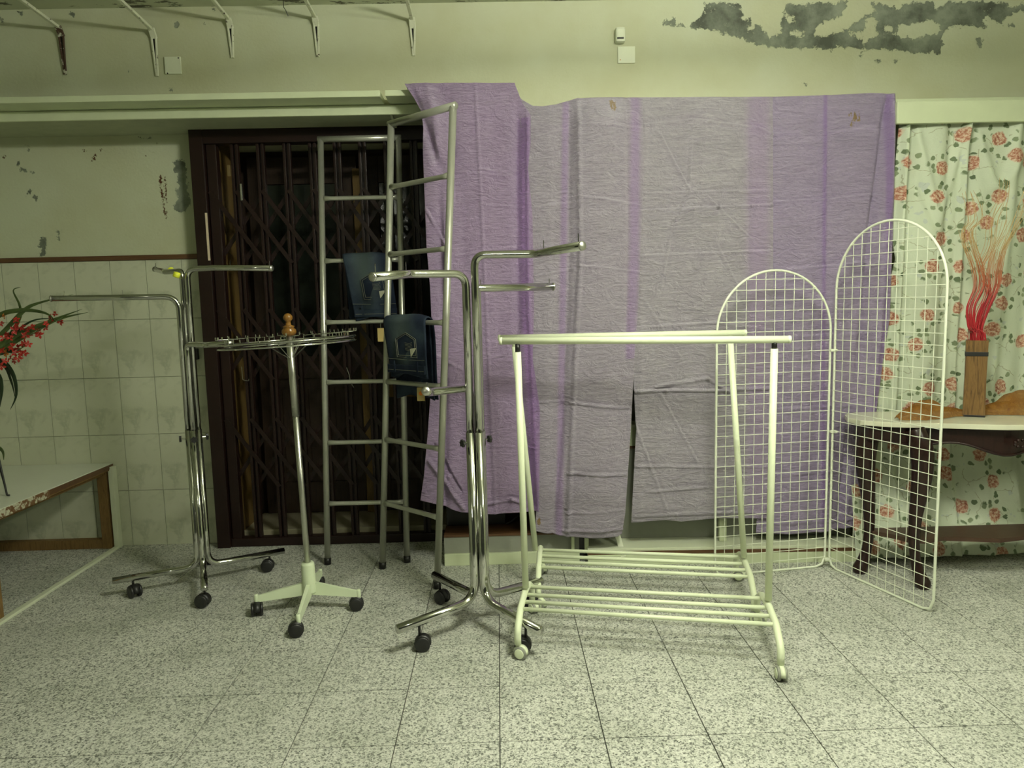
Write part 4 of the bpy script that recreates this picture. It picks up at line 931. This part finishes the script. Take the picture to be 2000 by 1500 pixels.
# ------------------------------------------------------------------ console table, vase, stems, gauze
TZ = .775
tb = thing('console_table', 'dark carved console table with a cream marble top in front of the floral curtain', 'table', (2.35, 3.4, 0))
def top_outline():
    # serpentine top: straight back, curved front
    pts = []
    xs = np.linspace(0, 1, 40)
    x0, x1 = 1.70, 2.98; yb = 3.60
    left = [(x0+.10, yb), (x0+.03, yb-.06), (x0, yb-.15), (x0+.02, yb-.24)]
    front = []
    for s in np.linspace(0, 1, 30):
        x = x0+.06+(x1-x0-.12)*s; y = 3.33-.20*math.sin(PI*s)**.8-.018*math.cos(4*PI*s)+.02; front.append((x, y))
    right = [(x1-.02, yb-.24), (x1, yb-.15), (x1-.03, yb-.06), (x1-.10, yb)]
    return left+front+right
ol = top_outline(); pl = prism(ol, .024, Matrix.Translation((0, 0, TZ-.024)))
tt_ = obj('tabletop', pl, M['marble_top'], tb); bv = tt_.modifiers.new('b', 'BEVEL'); bv.width = .008; bv.segments = 3; bv.limit_method = 'ANGLE'
# apron following the outline, scalloped lower edge
cxm = sum(p[0] for p in ol)/len(ol); cym = 3.42
bm = bmesh.new(); ring = []
N_ = len(ol)
for i, (x, y) in enumerate(ol):
    d = Vector((x-cxm, y-cym, 0)); q = Vector((x, y, 0))-d.normalized()*.045
    s = (x-1.70)/1.28; drop = .082+.045*math.exp(-((s-.5)/.13)**2)-.015*math.cos(s*22)*.6
    if y > 3.5: drop = .10
    ring.append((q, drop))
lo_o, hi_o, lo_i, hi_i = [], [], [], []
for q, dr in ring:
    d = (q-Vector((cxm, cym, 0))).normalized()
    hi_o.append(bm.verts.new((q.x, q.y, TZ-.024))); lo_o.append(bm.verts.new((q.x, q.y, TZ-.024-dr)))
    qi = q-d*.022; hi_i.append(bm.verts.new((qi.x, qi.y, TZ-.024))); lo_i.append(bm.verts.new((qi.x, qi.y, TZ-.024-dr)))
for i in range(N_):
    j = (i+1) % N_
    for a_, b_ in ((hi_o, lo_o), (lo_o, lo_i), (lo_i, hi_i), (hi_i, hi_o)): bm.faces.new((a_[i], a_[j], b_[j], b_[i]))
ap = obj('apron', bm, M['mahogany'], tb)
# carved beading along the apron and carved ornament at its centre
o = obj('moulding', tube([(q.x, q.y-.003, TZ-.024-dr+.006) for q, dr in ring[4:34]], .006, 8), M['mahogany'], None, True); o.parent = ap
for k in range(9):
    a_ = k*2*PI/9; c_ = Vector((2.34+.030*math.cos(a_), 3.14, TZ-.085+.016*math.sin(a_)))
    o = obj('carving', lathe([(.002, 0), (.009, .003), (.005, .009)], c_, (0, -1, 0), 8), M['mahogany'], None, True); o.parent = ap
def cabriole(top, foot, bulge, zt, name='leg'):
    """S-shaped leg: swells outward at the knee, slims, then the foot kicks out"""
    out = Vector((foot[0]-2.34, foot[1]-3.45, 0)).normalized() if bulge is None else bulge
    top, foot = Vector((*top, zt)), Vector((*foot, 0)); pts = []; rad = []
    for s, o_, r in ((0, 0, .034), (.06, .018, .036), (.15, .034, .037), (.28, .030, .033), (.42, .008, .027), (.58, -.016, .023), (.72, -.026, .020), (.84, -.020, .019), (.92, -.004, .024), (.97, .012, .030), (1, .016, .024)):
        p_ = top.lerp(foot, s); pts.append(p_+out*o_); rad.append(r*(1.35 if .03 < s < .5 else 1.18))
    # refine with catmull-rom
    q, rr2 = [], []
    for i in range(len(pts)-1):
        p0_, p1_, p2_, p3_ = pts[max(i-1, 0)], pts[i], pts[i+1], pts[min(i+2, len(pts)-1)]
        for k in range(4):
            t_ = k/4; q.append(.5*((2*p1_)+(p2_-p0_)*t_+(2*p0_-5*p1_+4*p2_-p3_)*t_*t_+(3*p1_-p0_-3*p2_+p3_)*t_**3)); rr2.append(rad[i]*(1-t_)+rad[i+1]*t_)
    q.append(pts[-1]); rr2.append(rad[-1]); lg = obj(name, tube(q, rr2, 12), M['mahogany'], tb, True)
    for k in range(4):
        v = pts[1].lerp(pts[3], k/3)+Vector((0, -.034, 0)); cv = obj('carving', lathe([(.004, 0), (.010, .004), (.004, .010)], v, (0, -1, 0), 8), M['mahogany'], None, True); cv.parent = lg
    return lg
zt_ = TZ-.03
cabriole((1.82, 3.43), (1.775, 3.41), Vector((-.9, -.2, 0)), zt_)
cabriole((1.925, 3.26), (1.950, 3.205), Vector((.55, -.6, 0)), zt_)
cabriole((2.755, 3.26), (2.73, 3.205), Vector((-.55, -.6, 0)), zt_)
cabriole((2.86, 3.43), (2.905, 3.41), Vector((.9, -.2, 0)), zt_)
# shelf / stretcher between the legs
sz = .205
sh = [(1.815, 3.44), (1.815, 3.40), (1.86, 3.36), (1.90, 3.315), (1.925, 3.265), (1.99, 3.25), (2.10, 3.285), (2.34, 3.235), (2.58, 3.285), (2.69, 3.25), (2.755, 3.265), (2.78, 3.315), (2.82, 3.36), (2.865, 3.40), (2.865, 3.44)]
sh2 = prism(sh, .020, Matrix.Translation((0, 0, sz-.01))); obj('stretcher', sh2, simple('brown_shelf', (.065, .032, .018), .35), tb)

vb = atz(1901, 812, TZ); vx, vy = vb.x, vb.y
vt = thing('wooden_vase', 'tall square wooden vase with a dark band standing on the console table', 'vase', (vx, vy, TZ))
ang = -.56; vm = Matrix.Translation((vx, vy, TZ)) @ Matrix.Rotation(ang, 4, 'Z'); vh = at(1905, 664, vy).z-TZ; vw = .0455
def vbox(z0, z1, w_, bev=.002):
    bm = box((-w_, -w_, z0), (w_, w_, z1), bev); bmesh.ops.transform(bm, matrix=vm, verts=bm.verts[:]); return bm
bm = bmesh.new()
prof = [(vw*.92, .0), (vw, .012), (vw*.96, vh*.5), (vw*1.0, vh), (vw*.86, vh), (vw*.82, vh*.55), (vw*.8, .03)]
rings = []
for w_, z in prof: rings.append([bm.verts.new(vm @ Vector((sx*w_, sy*w_, z))) for sx, sy in ((-1, -1), (1, -1), (1, 1), (-1, 1))])
for a_, b_ in zip(rings, rings[1:]):
    for k in range(4): bm.faces.new((a_[k], a_[(k+1) % 4], b_[(k+1) % 4], b_[k]))
bm.faces.new(rings[0][::-1]); bm.faces.new(rings[-1]); obj('body', bm, M['wood_vase'], vt)
bm = bmesh.new(); rg = []
for w_, z in ((vw*1.02, vh-.075), (vw*1.03, vh-.074), (vw*1.03, vh-.056), (vw*1.02, vh-.055)): rg.append([bm.verts.new(vm @ Vector((sx*w_, sy*w_, z))) for sx, sy in ((-1, -1), (1, -1), (1, 1), (-1, 1))])
for a_, b_ in zip(rg, rg[1:]):
    for k in range(4): bm.faces.new((a_[k], a_[(k+1) % 4], b_[(k+1) % 4], b_[k]))
obj('band', bm, M['black'], vt)
obj('foot', vbox(.0, .010, vw*1.0), M['black'], vt)
# stems
db = thing('dried_stems', 'wavy dried stems, red below and straw coloured above, in the wooden vase', 'dried stems', (vx, vy, TZ+.02))
rs = random.Random(5)
LC = [(1901, 700), (1898, 640), (1896, 600), (1912, 560), (1908, 520), (1893, 480), (1888, 450), (1905, 430), (1902, 400), (1892, 375), (1910, 345)]
RC = [(1910, 700), (1912, 640), (1925, 600), (1940, 560), (1942, 530), (1950, 490), (1965, 460), (1978, 430), (1985, 400), (1995, 360), (2004, 320)]
RC2 = [(1908, 700), (1912, 640), (1918, 610), (1935, 575), (1930, 545), (1925, 520), (1945, 480), (1950, 430), (1968, 390), (1975, 350), (1970, 330)]
for k in range(72):
    path = LC if k < 26 else (RC if k < 58 else RC2); n = len(path); L = rs.uniform(.62, 1.)*n if k % 3 else rs.uniform(.45, .8)*n
    m_ = max(5, int(L)); ox, oy = rs.uniform(-1, 1), rs.uniform(-1, 1); ph = rs.uniform(0, 6); pts = []
    for i in range(m_):
        f = i/(n-1); sp = 7+ (20 if path is not LC else 13)*f; qx, qy = path[i]
        wv = 5*f*math.sin(ph+i*1.3)
        pts.append(at(qx+ox*sp+wv, qy+oy*4*f, vy+oy*.012+(.10*f*oy)))
    base = Vector((vx+ox*.022, vy+oy*.022, TZ+.04)); pts = [base, Vector((vx+ox*.030, vy+oy*.028, TZ+vh+.002))]+pts[1:]
    q = []
    for i in range(len(pts)-1):
        p0_, p1_, p2_, p3_ = pts[max(i-1, 0)], pts[i], pts[i+1], pts[min(i+2, len(pts)-1)]
        for s in range(4):
            t_ = s/4; q.append(.5*((2*p1_)+(p2_-p0_)*t_+(2*p0_-5*p1_+4*p2_-p3_)*t_*t_+(3*p1_-p0_-3*p2_+p3_)*t_**3))
    q.append(pts[-1]); N = len(q); obj('stem', tube(q, [max(.0007, .0021*(1-.62*i/N)) for i in range(N)], 4), M['stem_red'], db, True)
# orange gauze scarf running over the table behind the vase
def gauze_cloth():
    nu, nv = 150, 44; U, V = np.meshgrid(np.linspace(0, 1, nu), np.linspace(0, 1, nv))
    X = 1.885+(2.95-1.885)*U
    hgt = np.interp(X, [1.88, 1.95, 2.00, 2.08, 2.18, 2.27, 2.36, 2.42, 2.50, 2.60, 2.75, 2.95], [.004, .055, .085, .075, .035, .012, .012, .045, .095, .11, .08, .03])
    wdt = np.interp(X, [1.88, 2.0, 2.2, 2.4, 2.6, 2.95], [.02, .07, .055, .06, .09, .06])
    yc = np.interp(X, [1.88, 2.1, 2.3, 2.6, 2.95], [3.34, 3.40, 3.47, 3.44, 3.42])
    th = (V-.5)*2; Yp = yc+wdt*th*1.1; env = np.clip(1-np.abs(th)**2.2, 0, 1)
    Z = TZ+.003+hgt*env*(.72+.28*np.sin(X*40+th*4))+.010*env*np.abs(np.sin(X*75+th*7+2*np.sin(X*31)))+.004*np.abs(smooth_noise(X, Yp, 60, 3))
    P = np.stack([X.ravel(), Yp.ravel(), Z.ravel()], 1); idx = np.arange(nu*nv).reshape(nv, nu)
    Fc = np.stack([idx[:-1, :-1], idx[:-1, 1:], idx[1:, 1:], idx[1:, :-1]], -1).reshape(-1, 4)
    o = obj('gauze_scarf', (P.tolist(), [], Fc.tolist()), M['gauze'], None, True); tag(o, 'crumpled sheer orange gauze scarf lying on the marble table top', 'scarf')
gauze_cloth()

# ------------------------------------------------------------------ left display platform
bx = -2.265; bz = .50
bt = thing('display_platform', 'low white topped display platform with chipped edge on raw timber legs, at left', 'platform', (bx-.6, 3.6, 0))
obj('top_panel', box((-3.7, 2.3, bz-.016), (bx, YW-.008, bz), .002), M['laminate'], bt)
obj('edge_board', box((bx-.028, 2.3, bz-.038), (bx-.001, YW-.008, bz-.016), .002), M['wood_raw'], bt)
obj('edge_strip', box((bx-.001, 2.3, bz-.040), (bx+.004, 3.55, bz-.002), .001), chipped('chipped_edge_veneer', (.50, .50, .36), (.16, .08, .03), .50, 26), bt)
obj('edge_strip', box((bx-.001, 3.55, bz-.030), (bx+.002, YW-.008, bz-.004), .001), M['wood_rail'], bt)
obj('under_frame', box((bx-.05, 2.3, bz-.060), (bx-.028, YW-.008, bz-.016)), M['wood_raw'], bt)
obj('leg', box((bx-.075, YW-.055, 0), (bx-.02, YW-.008, bz-.018), .003), M['wood_raw'], bt)
lg = atz(2, 1200); obj('leg', box((bx-.05, 3.10, 0), (bx-.003, 3.16, bz-.018), .003), M['wood_raw'], bt)
obj('floor_rail', box((-3.2, YW-.05, .0), (bx-.075, YW-.008, .055), .003), M['wood_raw'], bt)
o = obj('side_trim', box((bx-.010, YW-.05, 0), (bx+.020, YW-.008, bz-.016), .003), M['white_trim'], bt)
tag(obj('floor_strip', box((bx-.008, 2.4, 0), (bx+.022, YW-.05, .014), .003), M['white_trim']), 'cream wooden strip lying on the floor along the front of the left platform', 'strip')

# artificial plant on a thin black stand
q = atz(14, 969, bz); stx, sty = q.x, q.y
ps = thing('plant_stand', 'thin black wire plant stand on the white platform at the left edge', 'plant stand', (stx-.16, sty, bz))
for dx, dy in ((0, 0), (-.32, .02), (-.16, .22)):
    f = Vector((stx+dx, sty+dy, bz)); c_ = Vector((stx-.16+dx*.25+.04, sty+.06, bz+.25)); 
    obj('leg', tube(fillet([f+Vector((.012 if dx == 0 else 0, 0, .004)), f+Vector((0, 0, .004)), f+Vector(((c_.x-f.x)*.35, (c_.y-f.y)*.35, .24)), c_+Vector((0, 0, .02))], .01, 4), .0045, 8), M['steel_dark'], ps, True)
pc = Vector((stx-.15, sty+.06, bz+.25))
obj('ring', tube([pc+Vector((.07*math.cos(a_), .07*math.sin(a_), 0)) for a_ in np.linspace(0, 2*PI, 24, endpoint=False)], .004, 6, True), M['steel_dark'], ps, True)
pp = thing('flowering_plant', 'leafy plant with sprays of small red flowers at the left edge', 'plant', (pc.x, pc.y, pc.z))
obj('pot', lathe([(.045, -.06), (.052, -.05), (.068, .05), (.07, .06), (.062, .06), (.058, .02)], pc, (0, 0, 1), 20), M['black'], pp, True)
def leafblade(pts, w, mat, name='leaf'):
    pts = [at(*p) if not isinstance(p, Vector) else p for p in pts]; q = []
    for i in range(len(pts)-1):
        p0_, p1_, p2_, p3_ = pts[max(i-1, 0)], pts[i], pts[i+1], pts[min(i+2, len(pts)-1)]
        for s in range(5):
            t_ = s/5; q.append(.5*((2*p1_)+(p2_-p0_)*t_+(2*p0_-5*p1_+4*p2_-p3_)*t_*t_+(3*p1_-p0_-3*p2_+p3_)*t_**3))
    q.append(pts[-1]); n = len(q); bm = bmesh.new(); prev = None
    for i, p_ in enumerate(q):
        d = (q[min(i+1, n-1)]-q[max(i-1, 0)]).normalized(); s = d.cross(Vector((.15, 1, .1))).normalized(); f = i/(n-1); ww = 1.35*w*(.35+.65*math.sin(PI*min(1, f*1.05)**.8)) * (1-f**6) + .0006
        row = [bm.verts.new(p_-s*ww), bm.verts.new(p_+Vector((0, .0025, 0))), bm.verts.new(p_+s*ww)]
        if prev:
            for k in range(2): bm.faces.new((prev[k], prev[k+1], row[k+1], row[k]))
        prev = row
    o = obj(name, bm, mat, pp, True); md = o.modifiers.new('s', 'SOLIDIFY'); md.thickness = .0010; return o
PY_ = sty-.02
def L_(*pp_, Y=PY_): return [Vector(pc)+Vector((0, 0, .05))]+[at(x, y, Y+dy) for x, y, dy in pp_]
for pts, w_, mt in ((L_((-60, 700, 0), (0, 655, 0), (45, 608, -.02), (75, 592, -.02), (143, 575, -.04)), .008, 'leaf'),
                    (L_((-60, 690, 0), (-10, 622, 0), (40, 606, -.02), (90, 612, -.03), (112, 632, -.04)), .008, 'leaf'),
                    (L_((-50, 720, 0), (10, 665, 0), (37, 625, 0), (39, 598, -.01), (26, 568, -.02), (40, 561, -.03)), .006, 'leaf'),
                    (L_((-50, 730, 0), (20, 662, -.02), (90, 630, -.03), (160, 604, -.05)), .009, 'leaf'),
                    (L_((-50, 740, 0), (40, 660, -.02), (110, 625, -.03), (172, 610, -.05)), .008, 'leaf'),
                    (L_((-50, 735, 0), (5, 672, 0), (60, 628, -.01), (108, 622, -.02)), .005, 'leaf_dark'),
                    (L_((-40, 720, 0), (0, 705, 0), (25, 730, -.02), (32, 770, -.03), (20, 800, -.03)), .010, 'leaf_dark'),
                    (L_((-40, 715, 0), (5, 712, 0), (22, 745, -.01), (30, 780, -.02)), .007, 'leaf_dark'),
                    (L_((-60, 730, 0), (-10, 730, 0), (3, 755, -.02), (0, 795, -.03)), .014, 'leaf_dark'),
                    (L_((-50, 705, 0), (0, 690, 0), (35, 683, 0), (42, 690, -.02)), .008, 'leaf_dark'),
                    (L_((-60, 850, 0), (-15, 870, 0), (4, 880, -.01), (7, 898, -.02)), .010, 'leaf'),
                    (L_((-60, 700, 0), (-30, 650, 0), (-20, 600, 0)), .009, 'leaf')): leafblade(pts, w_, M[mt])
stems = [L_((0, 690, -.01), (40, 665, -.02), (85, 640, -.03), (122, 620, -.05)), L_((0, 665, -.01), (30, 655, -.02), (50, 648, -.03)), L_((0, 685, 0), (25, 690, -.02), (55, 672, -.04))]
for s in stems: obj('flower_stem', tube(s, .0025, 6), M['leaf'], pp, True)
fl_rng = random.Random(11)
spots = [(32, 625), (8, 618), (3, 632), (45, 640), (38, 650), (28, 645), (15, 655), (40, 658), (50, 655), (60, 655), (55, 645), (75, 648), (88, 640), (108, 613), (118, 628), (90, 632), (100, 622), (47, 668), (55, 672), (35, 680), (45, 672), (20, 660), (5, 685), (12, 690), (24, 678), (30, 690), (42, 690), (36, 700), (20, 700), (48, 690), (28, 705), (8, 660), (62, 640), (25, 668), (10, 705), (2, 715), (78, 655), (33, 636)]
for i, (x, y) in enumerate(spots):
    c_ = at(x, y, PY_-.03+fl_rng.uniform(-.03, .03)); bm = bmesh.new(); ax_ = Vector((fl_rng.uniform(-.7, .7), -1, fl_rng.uniform(-.4, .8))).normalized(); qd = Vector((0, 0, 1)).rotation_difference(ax_)
    n = 5; R_ = fl_rng.uniform(.015, .024)
    for k in range(n):
        a_ = 2*PI*k/n+fl_rng.random(); vs = [c_+qd @ Vector(v) for v in ((0, 0, 0), (R_*.6*math.cos(a_-.5), R_*.6*math.sin(a_-.5), .004), (R_*math.cos(a_), R_*math.sin(a_), .0015), (R_*.6*math.cos(a_+.5), R_*.6*math.sin(a_+.5), .004))]
        v = [bm.verts.new(u) for u in vs]; bm.faces.new(v)
        v2 = [bm.verts.new(u-ax_*.001) for u in vs]; bm.faces.new(v2[::-1])
        for e in range(4): bm.faces.new((v[e], v[(e+1) % 4], v2[(e+1) % 4], v2[e]))
    o = obj('flower', bm, M['petal2'] if i in (1, 23) else M['petal'], pp)

# ------------------------------------------------------------------ added ceiling fixtures (above the frame, they hold the fill and main lamps)
for (x, y, z, L_n, st_, ax_), tb_, lab in zip(FILL_LAMPS, fill_tubes, ('added fill tube light on the ceiling toward the right wall', 'added fill tube light on the ceiling behind the viewpoint')):
    t = thing('fill_tube_light', lab, 'ceiling light', (x, y, ZC))
    hx, hy = (.66, .03) if ax_ else (.03, .66)
    obj('housing', box((x-hx, y-hy, 2.78), (x+hx, y+hy, ZC-.001), .004), M['white_trim'], t)
    for s_ in (-1, 1):
        px_, py_ = x+(s_*.625 if ax_ else 0), y+(0 if ax_ else s_*.625)
        obj('lamp_holder', box((px_-.012, py_-.012, 2.62), (px_+.012, py_+.012, 2.78), .003), M['white_trim'], t)
    tb_.parent = t; tb_.matrix_parent_inverse = Matrix.Translation(t.location).inverted()
t = thing('ring_light', 'unseen main lamp, ring shaped for softer shadows, under the ceiling above the floor', 'ceiling light', (.75, 1.60, ZC))
obj('ceiling_base', lathe([(.05, -.03), (.06, -.001)], (.75, 1.60, ZC), (0, 0, 1), 20), M['white_trim'], t, True)
obj('stem', tube([(.75, 1.60, ZC-.03), (.75, 1.60, 2.60)], .006, 8), M['white_trim'], t)
for k in range(3): a_ = 2*PI*k/3; obj('arm', tube([(.75, 1.60, 2.602), (.75+.19*math.cos(a_), 1.60+.19*math.sin(a_), 2.602)], .003, 6), M['white_trim'], t)
ring_lamp_obj = bpy.data.objects['ring_tube']; ring_lamp_obj.parent = t; ring_lamp_obj.matrix_parent_inverse = Matrix.Translation(t.location).inverted()
